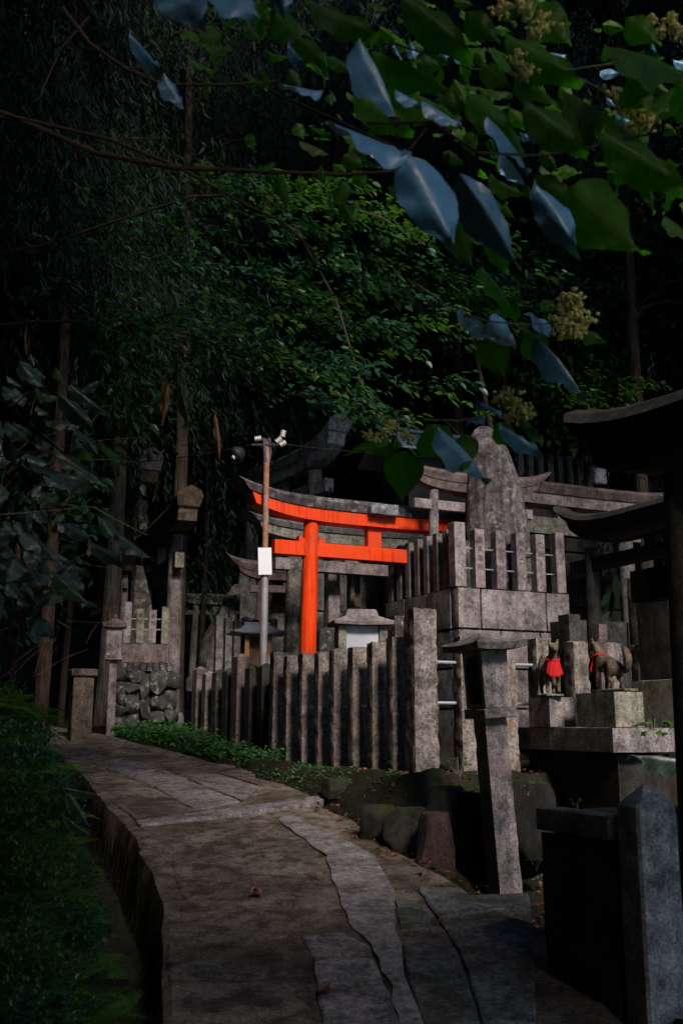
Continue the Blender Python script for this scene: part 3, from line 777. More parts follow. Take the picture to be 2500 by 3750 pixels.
# wooden wayside shrine with blue grey roof
q0 = at(938, 2420, 14.0)
ws = empty('wayside_shrine', (q0.x, q0.y, 1.45), R(16), 'little wooden shrine with curved blue grey sheet roof behind the pole', 'shrine')
z1 = at(938, 2328, 14.0).z - 1.45
MB().box(-.25, .25, -.2, .2, -.1, .25, .01).build('base', M['rubble'], ws)
for sx in (-1, 1):
    for sy in (-1, 1): MB().box(sx * .16 - .03, sx * .16 + .03, sy * .12 - .03, sy * .12 + .03, .252, z1 + .02).build('post', M['wood_amber'], ws)
MB().box(-.128, .128, -.06, .11, .253, z1 - .02).build('cabinet', M['wood'], ws)
rg = []
for f, g, hh, u in ((.38, .26, 0, .03), (.39, .27, .018, .03), (.27, .17, .075, 0), (.18, .06, .15, 0), (.17, .04, .155, 0)):
    ring = []
    for i in range(24):
        a = i / 24 * 4; s_ = int(a); q = (a - s_) * 2 - 1
        X, Y_ = [(q, -1), (1, q), (-q, 1), (-1, -q)][s_]
        ring.append((X * f, Y_ * g, z1 + hh + u * abs(q) ** 2.5))
    rg.append(ring)
MB().rings(rg).build('roof', M['copper'], ws)
MB().box(-.19, .19, -.03, .03, z1 + .157, z1 + .185, .006).build('ridge', M['copper'], ws)
# dark shrine roofs higher up
q0 = at(1560, 1700, 15.5)
ds = empty('timber_shrine', (q0.x, q0.y, 2.6), PHI, 'dark timber shrine with sheet metal roof half hidden behind the slim torii', 'shrine')
zr = at(1560, 1690, 15.5).z - 2.6
MB().box(-.55, .55, -.4, .4, 0, zr).build('wall', M['black'], ds)
rg = [[(x, -.75, zr - .05), (x, 0, zr + .38), (x, .75, zr - .05), (x, .75, zr), (x, 0, zr + .44), (x, -.75, zr)] for x in (-.85, .85)]
MB().rings(rg).build('roof', M['copper'], ds)
MB().box(-.9, .9, -.05, .05, zr + .44, zr + .5, .01).build('ridge', M['copper'], ds)

# ------------------------------------------------------------------ utility pole with plate and insulators
pb = at(963, 2420, 12.2)
pole = empty('utility_pole', (pb.x, pb.y, 1.35), 0, 'thin rusty steel pole with a blank white plate and insulators on top', 'pole')
top = at(977, 1620, 12.2) - Vector((pb.x, pb.y, 1.35)); mz = at(970, 2080, 12.2) - Vector((pb.x, pb.y, 1.35))
MB().tube([(0, 0, -.1), tuple(mz)], .048, 14).build('lower_pole', M['galv'], pole, True)
MB().tube([tuple(mz), tuple(top)], .037, 14).build('upper_pole', M['rust'], pole, True)
pc = at(970, 2055, 12.13) - Vector((pb.x, pb.y, 1.35))
MB().box(-.082, .082, -.006, .006, -.168, .168).build('plate', M['white'], pole, loc=tuple(pc), rot=(0, R(-2), R(8)))
MB().box(-.17, .19, -.012, .012, -.012, .012).build('crossarm', M['black'], pole, loc=tuple(top + Vector((-.02, -.03, -.04))))
for dx, dz, tl_ in ((-.15, .03, R(80)), (.12, -.01, R(50)), (.2, .06, R(10)), (.17, -.05, R(60))):
    mb = MB(); pr = []
    for k in range(4): pr += [(.014, k * .022), (.036, k * .022 + .006), (.034, k * .022 + .014), (.014, k * .022 + .018)]
    mb.lathe(pr, 10); mb.build('insulator', M['porcelain'], pole, True, loc=tuple(top + Vector((dx, -.04, dz))), rot=(0, tl_, 0))
mb = MB()
for k in range(26):
    a = random.uniform(0, 6.28); r_ = random.uniform(.03, .06)
    p0 = top + Vector((r_ * math.cos(a) * .8, r_ * math.sin(a), .05)); p1 = top + Vector((r_ * math.cos(a + .8), r_ * math.sin(a + .8), -.12)); p2 = top + Vector((.6 * r_ * math.cos(a + 1.3), .6 * r_ * math.sin(a + 1.3), -.27 + random.uniform(-.04, .05)))
    mb.tube([p0, p1, p2], .008, 5)
mb.build('wire_bundle', M['wire'], pole, True)
for e_ in ((-4.5, 3.5, .6), (5.5, 4.0, .9)):
    pe = Vector(e_) + top; MB().tube([tuple(top.lerp(pe, k / 10) - Vector((0, 0, .5 * (k / 10) * (1 - k / 10)))) for k in range(11)], .006, 5).build('cable', M['black'], pole, True)
mb = MB(); lampc = top + Vector((-.36, -.05, -.17))
mb.lathe([(.02, .1), (.07, .07), (.11, .0), (.10, -.03)], 14); mb.build('lamp_shade', M['black'], pole, True, loc=tuple(lampc), rot=(0, R(55), 0))
MB().lathe([(.004, -.035), (.024, -.02), (.03, 0), (.024, .02), (.01, .04)], 12).build('lamp_bulb', M['porcelain'], pole, True, loc=tuple(lampc + Vector((-.04, -.04, -.05))))

# ------------------------------------------------------------------ foxes, pedestals, steles by the dark gate
PHA = R(21); A1 = Vector((math.cos(PHA), math.sin(PHA), 0)); A2 = Vector((-math.sin(PHA), math.cos(PHA), 0))
SC = at(2240, 2665, 7.7)                       # near upper corner of the slab
plat = empty('fox_altar', (SC.x, SC.y, SC.z), PHA, 'low stone altar slab on a dark recessed base carrying two fox pedestals', 'altar')
MB().bm(rough_block(.62, 1.42, .185, .004, 31, .05, 6, 0, .004)).build('slab', M['granite'], plat, True, loc=(.31, .71, -.185))
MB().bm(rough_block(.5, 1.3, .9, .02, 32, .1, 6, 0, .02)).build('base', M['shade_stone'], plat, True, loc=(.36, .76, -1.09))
def pedestal(px, py, Y, w1, d1, h, label, mat):
    p = at(px, py, Y); o = empty('pedestal', (p.x, p.y, SC.z + .002), PHA, label, 'pedestal')
    MB().bm(rough_block(w1, d1, h, .003, int(px), .05, 7, 0, .004)).build('block', mat, o, True, loc=(w1 / 2, d1 / 2, 0))
    return o, p
hp2 = at(2253, 2533, 7.78).z - SC.z; hp1 = at(2013, 2553, 8.42).z - SC.z
ped1, p1 = pedestal(2013, 2660, 8.42, .26, .33, hp1, 'square stone block under the fox that faces the viewer', M['granite'])
ped2, p2 = pedestal(2253, 2655, 7.78, .27, .52, hp2, 'pale lit stone block under the fox seen from the side', M['granite_pale'])
def skin_fox(name, label, loc, rz, sc, look=0.0):
    t = empty(name, loc, rz, label, 'fox statue')
    # local: facing +x
    J = [((0.0, 0, .235), .062), ((.10, 0, .255), .066), ((.19, 0, .28), .062), ((.235, 0, .33), .045), ((.265, 0, .395), .04), ((.30, 0, .42), .046), ((.345, 0, .405), .03), ((.395, 0, .385), .016),
         ((-.02, 0, .20), .058), ((-.09, 0, .19), .03), ((-.15, 0, .15), .026), ((-.19, 0, .19), .034), ((-.20, 0, .27), .045), ((-.18, 0, .34), .038), ((-.15, 0, .385), .012)]
    Ed = [(0, 1), (1, 2), (2, 3), (3, 4), (4, 5), (5, 6), (6, 7), (0, 8), (8, 9), (9, 10), (10, 11), (11, 12), (12, 13), (13, 14)]
    def chain(root, pts):
        k = root
        for p in pts:
            J.append(p); Ed.append((k, len(J) - 1)); k = len(J) - 1
    for s in (-1, 1):
        chain(2, [((.20, s * .048, .20), .034), ((.205, s * .052, .10), .021), ((.21, s * .052, .025), .018), ((.235, s * .052, .012), .016)])
        chain(8, [((.0, s * .055, .15), .045), ((.03, s * .058, .10), .028), ((-.02, s * .056, .06), .018), ((-.005, s * .056, .018), .018), ((.025, s * .056, .012), .016)])
        chain(5, [((.285, s * .035, .455), .018), ((.285, s * .042, .50), .006)])
    me = bpy.data.meshes.new('body'); me.from_pydata([j[0] for j in J], Ed, [])
    o = link('body', me, M['fox'], t)
    sk = o.modifiers.new('skin', 'SKIN'); sk.use_smooth_shade = True
    for i, sv in enumerate(me.skin_vertices[0].data): sv.radius = (J[i][1], J[i][1]); sv.use_root = (i == 0)
    o.modifiers.new('sub', 'SUBSURF').levels = 2; o.modifiers['sub'].render_levels = 2
    # bib: collar band and hanging cloth
    mb = MB(); rg = []
    for k in range(17):
        a = k / 16 * 2 * math.pi
        cx, cy = .235 + .062 * math.cos(a), .062 * math.sin(a); z = .318 - .35 * (cx - .235)
        rg.append([(cx, cy, z - .014), (cx + .008 * math.cos(a), cy + .008 * math.sin(a), z), (cx, cy, z + .014)])
    v = [p for r_ in rg for p in r_]; f = []
    for k in range(16): f += [(k * 3, k * 3 + 3, k * 3 + 4, k * 3 + 1), (k * 3 + 1, k * 3 + 4, k * 3 + 5, k * 3 + 2)]
    mb.add(v, f)
    v = []; f = []; nu, nv = 14, 8
    for j in range(nv + 1):
        for i in range(nu + 1):
            a = (i / nu - .5) * 2.1; dd = j / nv
            rr = .064 + .014 * dd + .006 * math.sin(i * 1.7 + j * .4) * dd
            cx = .235 + rr * math.cos(a) + .01 * dd; cy = rr * (1 + .15 * dd) * math.sin(a)
            v.append((cx, cy, .318 - .35 * .062 * math.cos(a) - .15 * dd * (.75 + .25 * math.cos(a)) - .006 * math.sin(i * 2.1) * dd))
    for j in range(nv):
        for i in range(nu): q = j * (nu + 1) + i; f.append((q, q + 1, q + nu + 2, q + nu + 1))
    mb.add(v, f)
    o = mb.build('bib', M['bib'], t, True); o['label'] = 'red cloth bib tied round the neck'
    so = o.modifiers.new('solid', 'SOLIDIFY'); so.thickness = .004
    MB().bm(rough_block(.50, .17, .03, .006, 4, .05, 9, 0, .01)).build('foot_slab', M['granite_moss'], t, True, loc=(.03, 0, -.028))
    t.scale = (sc,) * 3
    return t
fp1 = Vector((p1.x, p1.y, 0)) + A1 * .12 + A2 * .20
skin_fox('fox_statue', 'small fox statue facing the viewer with red bib hanging over its chest', (fp1.x, fp1.y, SC.z + hp1 + .03), R(-88), .90)
fp2 = Vector((p2.x, p2.y, 0)) + A1 * .17 + A2 * .20
skin_fox('fox_statue', 'small fox statue in profile with raised tail and red bib', (fp2.x, fp2.y, SC.z + hp2 + .03), R(112), .84)

def slab_thing(name, label, cat, px0, px1, ptop, pbot, Y, depth, mat, rz=PHI, amp=.004, taper=0.0, zbot=None):
    a = at(px0, pbot, Y); b_ = at(px1, pbot, Y); tp = at((px0 + px1) / 2, ptop, Y)
    zb = zbot if zbot is not None else a.z
    o = empty(name, ((a.x + b_.x) / 2, Y, zb), rz, label, cat)
    MB().bm(rough_block((b_ - a).x, depth, tp.z - zb, amp, int(px0) % 97, .07, 6, taper, .01)).build('block', mat, o, True)
    return o
slab_thing('stone_stele', 'dark upright stele with one thin lit edge to the side of the fox', 'stele', 2398, 2418, 2160, 2490, 8.5, .40, M['stone_dark'], PHI)
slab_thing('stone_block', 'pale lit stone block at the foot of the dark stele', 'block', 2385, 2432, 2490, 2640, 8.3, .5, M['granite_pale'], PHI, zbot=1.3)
slab_thing('stone_pillar', 'broken round topped stone pillar in shade between the fox and the near gate', 'pillar', 2322, 2372, 2115, 2500, 9.6, .13, M['granite_red'], PHI, .008, zbot=1.2)
slab_thing('stone_post', 'dark square post in front of the podium next to the facing fox', 'post', 2066, 2122, 2250, 2520, 9.3, .17, M['stone_dark'], PHI, zbot=1.2)
slab_thing('stone_tablet', 'pinkish stone tablet right behind the head of the side view fox', 'tablet', 2184, 2226, 2285, 2500, 9.3, .1, M['granite_red'], PHI, zbot=1.2)

# capped post at far bend
q0 = at(292, 2672, 13.0)
cp = empty('stone_post', (q0.x, q0.y, q0.z - .03), R(24), 'short warm granite post with a flat cap stone beside the far lantern', 'post')
hh = at(292, 2470, 13.0).z - q0.z
MB().box(-.13, .13, -.15, .15, -.35, hh, .012).build('shaft', M['granite_warm'], cp)
MB().box(-.165, .165, -.185, .185, hh + .002, hh + .095, .012).build('cap', M['granite_red'], cp)

# four post plinth on a rubble wall
q0 = at(530, 2458, 14.3)
rw = empty('rubble_wall', (q0.x, q0.y, 1.42), R(10), 'dark mossy rubble stone wall carrying the small four post plinth', 'wall')
RH = q0.z - 1.42
MB().box(-.44, .46, .05, 1.2, -.1, RH - .03).build('fill', M['stone_dark'], rw)
k = 0; x = -.47
while x < .47:                                  # tall and squat stones wedged together
    ww = random.uniform(.13, .25); ww = min(ww, .49 - x) if .49 - x - ww > .08 else .49 - x
    z = random.uniform(-.12, 0)
    while z < RH - .04:
        h = random.uniform(.14, .36); h = min(h, RH - z + .02) if RH - z - h > .09 else RH - z + .01
        MB().bm(boulder(ww * random.uniform(.52, .60), .11, h * .56, k * 1.7, .6, 2, .45, 8)).build('rubble_stone', M['rubble'], rw, True, loc=(x + ww / 2 + random.uniform(-.015, .015), .06 + random.uniform(-.025, .02), z + h / 2), rot=(0, random.uniform(-.22, .22), 0))
        z += h * .97; k += 1
    x += ww * .95
pl = empty('post_plinth', (q0.x, q0.y, q0.z + .002), R(10), 'reddish stone plinth with four square inscribed posts and thin rails', 'plinth')
for i in range(8): MB().box(-.33 + i * .09, -.33 + i * .09 + .082, .04, .2, 0, .115, .006).build('brick', M['rubble'], pl)
MB().bm(rough_block(.66, .5, .27, .006, 12, .06, 7, 0, .01)).build('block', M['granite_red'], pl, True, loc=(.0, .31, .118))
for i, (x, h) in enumerate(((-.27, .60), (-.09, .50), (.085, .49), (.265, .54))):
    o = MB().box(-.053, .053, -.053, .053, 0, h, .008).build('post', M[['granite_pink', 'granite_pale', 'granite_pink', 'granite_pale'][i]], pl, loc=(x, .14, .39), rot=(0, 0, R(random.uniform(-4, 4))))
    if i in (1, 2): letters(o, '奉斎九'[:3], 0, -.0545, h - .12, .07, .1)
for zz in (.6, .75): MB().tube([(-.3, .14, zz), (.3, .14, zz)], .009, 6).build('rail', M['rail'], pl, True)

def rockthing(name, label, cat, px, pbase, ptop, Y, wpx, mat, seed, dep=.7, lean=0.0, zb=None):
    a = at(px, pbase, Y); tp = at(px, ptop, Y); wd = wpx / FPX * Y
    h = tp.z - (zb if zb is not None else a.z)
    bm = boulder(wd / 2, wd / 2 * dep, h / 2 * 1.08, seed, .45, 3, .2)
    for v in bm.verts: v.co.x += lean * (v.co.z)
    o = MB().bm(bm).build(name, mat, None, True, loc=(a.x, a.y, (zb if zb is not None else a.z) + h / 2))
    return tag(o, label, cat)
rockthing('standing_stone', 'pointed mossy standing rock behind the four post plinth', 'stone', 530, 2260, 2074, 15.2, 74, M['granite_moss'], 3, .7, -.12, 2.2)
rockthing('standing_stone', 'leaning yellow mossy slab of rock beside the far small torii', 'stone', 826, 2300, 2140, 17.0, 78, M['granite_moss'], 8, .5, .22, 2.3)
rockthing('rock', 'mossy rock mound below the far small torii', 'rock', 800, 2430, 2240, 17.3, 150, M['granite_moss'], 9, .8, .05, 1.7)
rockthing('standing_stone', 'broad dark upright slab behind the steel pole', 'stone', 905, 2400, 2085, 17.6, 90, M['granite_grey'], 12, .5, 0, 1.7)
rockthing('standing_stone', 'dark flat faced slab with moss between the pole and the red pillar', 'stone', 1030, 2420, 2110, 16.8, 90, M['granite_moss'], 14, .4, 0, 1.6)
# terrace walls behind the red gate
def block_wall(name, label, px0, px1, ptop, Y, rows, zb, mat, seed, rz=PHI, dep=.4, cols=4):
    a = at(px0, ptop, Y); b_ = at(px1, ptop, Y); L = (b_ - a).x / math.cos(rz); top_ = a.z
    o = empty(name, (a.x, a.y, zb), rz, label, 'wall'); rnd = random.Random(seed)
    H = top_ - zb; z = 0
    for r_ in range(rows):
        h = H / rows; x = 0; k = 0
        cuts = sorted([rnd.uniform(.12, .88) for _ in range(cols - 1)]); cuts = [0] + cuts + [1]
        for c, d in zip(cuts, cuts[1:]):
            if (d - c) * L < .05: continue
            MB().bm(rough_block((d - c) * L - .012, dep, h - .01, .012, seed + r_ * 10 + k, .12, 5, 0, .02)).build('stone_block', mat, o, True, loc=((c + d) / 2 * L, dep / 2 + rnd.uniform(-.02, .02), z)); k += 1
        z += h
    return o
block_wall('terrace_wall', 'dark weathered block terrace wall seen through the red gate', 1100, 1520, 2090, 16.2, 4, 1.5, M['granite_grey'], 5)
block_wall('terrace_wall', 'mossy block wall of the upper terrace below the grey torii', 900, 1500, 1990, 18.2, 4, 1.6, M['stone_dark'], 15)
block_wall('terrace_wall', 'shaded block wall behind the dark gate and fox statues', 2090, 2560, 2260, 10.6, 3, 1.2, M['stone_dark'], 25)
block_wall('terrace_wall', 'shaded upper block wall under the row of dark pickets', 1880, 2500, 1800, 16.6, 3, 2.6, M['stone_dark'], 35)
slab_thing('stone_pillar', 'leaning lavender grey stone pillar visible through the red gate', 'pillar', 1190, 1240, 2082, 2290, 15.0, .2, M['granite_pink'], PHI, .005, .05, 1.5)
slab_thing('stone_pillar', 'thin pale split stone beside the lavender pillar', 'pillar', 1278, 1296, 2085, 2300, 15.4, .1, M['granite_pale'], PHI, .006, 0, 1.5)
slab_thing('stone_block', 'mossy dark stone block at the side of the small white panel shrine', 'block', 1420, 1486, 2258, 2400, 11.9, .3, M['rubble'], PHI, .008, 0, 1.2)
slab_thing('stone_block', 'small pale block resting under the tie beam behind the red gate', 'block', 1275, 1312, 1988, 2060, 15.6, .2, M['granite_warm'], PHI, .005, 0, 3.2)
# cluster of low memorial stones round the shrine
for i, (px, pt, Y, ww, mt, lb) in enumerate(((1195, 2300, 13.6, 60, 'rubble', 'low dark memorial stone just to the side of the red pillar'), (1240, 2330, 13.0, 50, 'granite_grey', 'squat grey memorial stone against the white panel shrine'),
        (1170, 2400, 12.6, 60, 'rubble', 'dark stacked stone at the foot of the red pillar'), (1450, 2330, 12.6, 80, 'stone_dark', 'dark mossy stone between the shrine and the podium'),
        (985, 2400, 13.0, 60, 'granite_grey', 'square grey memorial stone close behind the pole'))):
    rockthing('memorial_stone', lb, 'stone', px, 2500, pt, Y, ww, M[mt], i * 3 + 40, .8, 0, 1.3)
# dark grave fence behind the leaning slab
gf = at(880, 2270, 15.6)
g3 = empty('stone_fence', (gf.x, gf.y, 1.5), PHI, 'short dark fence of thin stone posts below the leaning mossy slab', 'fence')
for i in range(7): post_pyr(.05, at(880, 2262 + 6 * (i % 3), 15.6).z - 1.5, .03).build('post', M['granite_grey' if i != 4 else 'granite_red'], g3, loc=(-.35 + .15 * i, random.uniform(-.03, .03), 0))
# pickets behind the long gate
pf = at(1905, 1790, 17.4)
pk = empty('picket_fence', (pf.x, pf.y, pf.z - .3), PHI, 'row of dark weathered stone pickets on the upper terrace', 'fence')
for i in range(8): MB().box(-.06, .06, -.05, .05, 0, 1.02 + random.uniform(-.02, .02), .008).build('picket', M['granite_grey'], pk, loc=(.22 * i, 0, 0))
MB().box(-.1, 1.7, .06, .1, .62, .70).build('rail', M['stone_dark'], pk)
q0 = at(2190, 1740, 15.5)
tag(MB().box(-.12, .12, -.06, .06, -.15, .14, .01).build('stone_tablet', M['tile'], None, loc=tuple(q0), rot=(0, 0, PHI)), 'small bluish tablet standing on top of the upper wall', 'tablet')

# ------------------------------------------------------------------ foreground post and wall
q0 = at(2357, 2875, 4.22)
fpst = empty('stone_post', (q0.x, q0.y, .35), R(13), 'big square granite post with pyramid top nearest the camera', 'post')
fh = q0.z - .35 - .085
me = MB()
w_ = .088
rg = [[(-a, -a + c, z), (-a + c, -a, z), (a - c, -a, z), (a, -a + c, z), (a, a - c, z), (a - c, a, z), (-a + c, a, z), (-a, a - c, z)] for z, a, c in ((-.3, w_ * 1.03, .012), (fh, w_, .012), (fh + .004, w_, .012), (fh + .085, .008, .002))]
me.rings(rg).build('shaft', M['granite_skylit'], fpst)
wl = empty('stone_wall', (q0.x, q0.y, .2), PHI, 'low shaded stone wall block running back from the pyramid topped post', 'wall')
zt_ = at(2150, 2975, 4.45).z - .2
MB().bm(rough_block(.16, .50, .10, .004, 71, .06, 7, 0, .008)).build('coping', M['granite_grey'], wl, True, loc=(-.03, .36, zt_ - .1))
MB().bm(rough_block(.13, .48, zt_ - .10, .008, 72, .08, 7, 0, .01)).build('body', M['stone_dark'], wl, True, loc=(-.03, .36, -.004))
MB().bm(rough_block(1.6, .14, zt_ - .02, .008, 73, .1, 7, 0, .01)).build('return_wall', M['stone_dark'], wl, True, loc=(.85, .62, 0))

# ------------------------------------------------------------------ rocks at the path edge
for i, (px, pb_, pt, wpx, mt, lb) in enumerate(((1640, 3120, 2880, 170, 'shade_rock', 'low shade coloured stone added under the fence corner behind the lantern post'), (1740, 3130, 2900, 150, 'shade_rock', 'added shade coloured stone half hidden by the lantern post'), (1900, 3130, 2860, 220, 'shade_rock', 'added shade coloured stone past the lantern post'), (1250, 2905, 2850, 150, 'rock', 'flat mossy kerb stone on the bank below the fence'), (1395, 3060, 2945, 130, 'rock', 'mossy rock at the path edge below the fence corner'), (1490, 3130, 2955, 150, 'rock', 'dark split rock in the middle of the path edge rocks'),
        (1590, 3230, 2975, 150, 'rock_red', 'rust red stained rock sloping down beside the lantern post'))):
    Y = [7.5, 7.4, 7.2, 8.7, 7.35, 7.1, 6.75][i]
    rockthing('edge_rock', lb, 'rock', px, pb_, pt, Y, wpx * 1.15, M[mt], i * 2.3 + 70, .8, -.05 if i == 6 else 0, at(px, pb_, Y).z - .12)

# ------------------------------------------------------------------ trees
def cat_np(parts):
    V = []; F = []; n = 0
    for v, f in parts:
        V.append(v); F.append(f + n); n += len(v)
    return np.concatenate(V), np.concatenate(F)
def cedar_crown(seed, h, r0, nb, leaf=.30, wid=.9):
    """drooping cedar sprays round a vertical axis, base of crown at z 0"""
    g = np.random.default_rng(seed); P = []; D = []
    for _ in range(nb):
        t = g.uniform(0, 1) ** 1.15; a = g.uniform(0, 2 * np.pi); L = r0 * (1.02 - t) ** .75 * g.uniform(.55, 1.1) + .2
        ca, sa = math.cos(a), math.sin(a)
        for f in np.linspace(.2, 1, 7):
            bx, bz = f * L, t * h + .25 * L * f - .55 * L * f * f
            for _k in range(3):
                ox, oy = g.normal(0, .16 * L * f + .05, 2); sl = g.uniform(.3, .85)
                m = 10
                for q in np.linspace(0, 1, m):
                    P.append((bx * ca + ox + .25 * sl * q * ca, bx * sa + oy + .25 * sl * q * sa, bz - sl * q + g.normal(0, .03)))
                    D.append((ca * .35 + g.normal(0, .38), sa * .35 + g.normal(0, .38), -.9 + g.normal(0, .2)))
    P = np.array(P); D = np.array(D); n = len(P)
    return leaves(P, D, g.normal(0, 1, (n, 3)) + np.array([0, 0, .6]), g.uniform(.6, 1.2, n) * leaf, NEED_V, NEED_F, wid)
CED = []
for i in range(3):
    v, f = cedar_crown(40 + i, 10.0, 3.0, 200, .15, .9)
    CED.append(mesh_np('crown', v, f, [M['cedar']]))
FAR = []
for i in range(2):
    v, f = cedar_crown(45 + i, 10.0, 3.1, 110, .30, .9)
    FAR.append(mesh_np('crown', v, f, [M['cedar']]))
DENSE = []
for i in range(2):
    v, f = cedar_crown(50 + i, 10.0, 3.3, 150, .55, 1.5)
    DENSE.append(mesh_np('crown', v, f, [M['cedar']]))
def bush_crown(seed, rx, rz, n, leaf, mat):
    g = np.random.default_rng(seed)
    cl = g.normal(0, 1, (26, 3)); cl /= np.linalg.norm(cl, axis=1, keepdims=True); cl *= g.uniform(.35, 1, (26, 1)) * np.array([rx, rx, rz])
    c = cl[g.integers(0, 26, n)]; P = c + g.normal(0, .2 * rx, (n, 3)) * np.array([1, 1, .6])
    out = P / np.array([rx, rx, rz]); D = out + g.normal(0, .7, (n, 3)) + np.array([0, 0, -.35])
    Nn = np.stack([g.normal(0, .5, n), g.normal(0, .5, n), np.ones(n)], 1) + out * .4
    v, f = leaves(P, D, Nn, g.uniform(.6, 1.25, n) * leaf)
    return mesh_np('crown', v, f, [mat])
BUSH = [bush_crown(60, 1.5, 1.3, 3600, .17, M['shrub']), bush_crown(61, 1.5, 1.2, 3600, .15, M['shrub']), bush_crown(62, 1.5, 1.2, 3800, .13, M['shrub_lite'])]
TR = {}
def trunk_mesh(key, r, h, seed, bend=.006):
    if key in TR: return TR[key]
    n = 12; pts = [(bend * h * math.sin(k / n * 2.2 + seed), bend * h * math.cos(k / n * 1.7 + seed) - bend * h, h * k / n - .4) for k in range(n + 1)]
    mb = MB(); mb.tube(pts, [r * (1.25 if k == 0 else 1 - .65 * k / n) for k in range(n + 1)], 14)
    g = random.Random(seed)
    for _ in range(16):                                   # limbs
        k = g.randint(5, n - 1); a = g.uniform(0, 6.28); L = g.uniform(.8, 2.0)
        p = Vector(pts[k]); q = p + Vector((math.cos(a) * L, math.sin(a) * L, .1 * L))
        mb.tube([p, p.lerp(q, .5) + Vector((0, 0, .12 * L)), q], [r * .22, r * .14, r * .05], 5)
    for i, v in enumerate(mb.v):
        v = Vector(v); e = noise.noise(Vector((v.x * 9, v.y * 9, v.z * .8))) * r * .12
        mb.v[i] = (v.x + e, v.y + e * .7, v.z)
    TR[key] = mb.mesh('trunk', True); return TR[key]
def tree(x, y, r, h, cz, cs, label, bark='bark', crown=None, group='cedars of the dark wood', sc=1.0, name='cedar_tree', rz=None):
    z = gz(x, y)
    t = empty(name, (x, y, z), rz if rz is not None else random.uniform(0, 6.28), label, 'tree', group)
    o = link('trunk', trunk_mesh((round(r, 2), h, bark), r, h, x * 3.1), M[bark], t)
    c = link('crown', crown or random.choice(FAR if y > 22 else CED), None, t, (0, 0, cz), (0, 0, random.uniform(0, 6.28)), cs)
    return t
named = [(at(140, 2400, 12.4), .10, 13, 6.5, .62, 'bark_red', 'reddish cedar trunk at the bend with dark foliage in front of it'),
         (at(378, 2400, 16.0), .16, 15, 5.5, .9, 'bark_grey', 'thick grey trunk rising behind the far lantern'),
         (at(1258, 1900, 21.0), .17, 16, 8.0, .9, 'bark_red', 'straight reddish cedar trunk above the red gate'),
         (at(634, 2000, 20.5), .05, 15, 7.0, .8, 'bark_red', 'thin brown cedar trunk above the end on torii'),
         (at(735, 2000, 22.0), .06, 15, 7.0, .8, 'bark', 'thin dark cedar trunk between the end on torii and the pole'),
         (at(1390, 1800, 22.0), .06, 14, 7.0, .7, 'bark_grey', 'slim grey trunk in the gap behind the grey terrace torii')]
for p, r, h, cz, cs, bk, lb in named: tree(p.x, p.y, r, h, cz, cs, lb, bk, group=None)
LBL = 'dark cedar in the unlit wood behind the shrine'
for (x, y) in ((-6.5, 10.5), (-5.2, 13.5), (-8.5, 15), (-4.4, 19), (-7.2, 20), (-2.2, 20.5), (.6, 22.5), (2.6, 21), (4.6, 20), (6.6, 18.5), (8.6, 17), (-11, 19), (-9, 24), (-5.5, 25), (-2.8, 26.5), (1.2, 26), (3.8, 25.5), (6.8, 24), (10, 22),
               (-13, 28), (-7.5, 30), (-3.5, 31), (.5, 31), (4.5, 31), (8.5, 29), (12.5, 27), (-10, 35), (-4, 37), (2, 37), (8, 36), (14, 34)):
    near = y < 19
    tree(x + random.uniform(-.3, .3), y, random.choice((.12, .16, .2)), 16, random.uniform(4.0, 5.5) if near else random.uniform(2.2, 5.5), random.uniform(.9, 1.25), LBL)
# closed roof of crowns between the far wood and the shrine
for (x, y, cz) in ((-4.4, 10.6, 5.0), (-2.6, 15.5, 10.6), (2.2, 18.0, 10.6), (4.9, 15.8, 13), (-6.8, 16.8, 7.2), (7.4, 13.5, 9.2), (3.0, 19, 8.0)):
    tree(x, y, .13, 15, cz, .95, 'tall cedar with bare trunk spreading its crown over the shrine', group='cedars over the shrine')
# cedars beside and behind the viewer, mostly unseen, placed to block sun and sky
for (x, y, cz, sc_) in ((4.4, 7.5, 20, 1.1), (5.8, 4.5, 19, 1.1), (5.0, 10.8, 18, 1.1), (7.2, 2, 20, 1.2), (7.2, 8, 20, 1.2), (9.2, 5.5, 21, 1.3), (6.8, 12.4, 15.6, 1.1), (9.8, 10, 18.5, 1.3), (11.5, 3, 22, 1.4), (11, 14, 4, 1.2), (9, 17.5, 3, 1.2)):
    tree(x, y, .14, 30, cz, sc_, 'unseen high crowned cedar added beside the shrine to shade the wood', group='cedars to the side', crown=DENSE[int(x) % 2])
for (x, y, cz, sc_) in ((-3.9, 5.2, 5.6, 1.0), (-5.6, 2.8, .8, 1.0), (-4.4, -2.5, .8, 1.1), (-7.5, 5.5, 1.0, 1.1), (1.9, -3.2, 5.6, 1.15), (-4.4, 6.2, 13.0, 1.3), (-7, -6, 1, 1.3), (-9, 0, 1, 1.3), (-2.2, -5.4, .8, 1.2), (.8, -7.4, .8, 1.2), (-5, -9.5, 1, 1.4), (-1.5, -11.5, 1, 1.4), (-10.5, -4.5, 1, 1.4), (-8, -12, 1, 1.5), (-13.5, 0, 1, 1.4), (2.6, -11, 1, 1.4), (-6.6, .4, .8, 1.0), (-5.4, 9.4, 11.0, 1.3), (-8.5, 10, 1.5, 1.2), (-6.2, 8, 2.0, 1.1), (-12, 6, 1, 1.4), (-6, 13, 9, 1.2), (-11, 13, 1, 1.3)):
    tree(x, y, .2, 17, cz, sc_, 'dense cedar round the path and viewer set to shut out sun and sky', group='cedars on the bank side', crown=CED[0] if (x, y) == (1.9, -3.2) or x > -9 and y > 5 and (x, y) != (-7.5, 5.5) and (x, y) != (-4.4, 6.2) else DENSE[int(y) % 2])
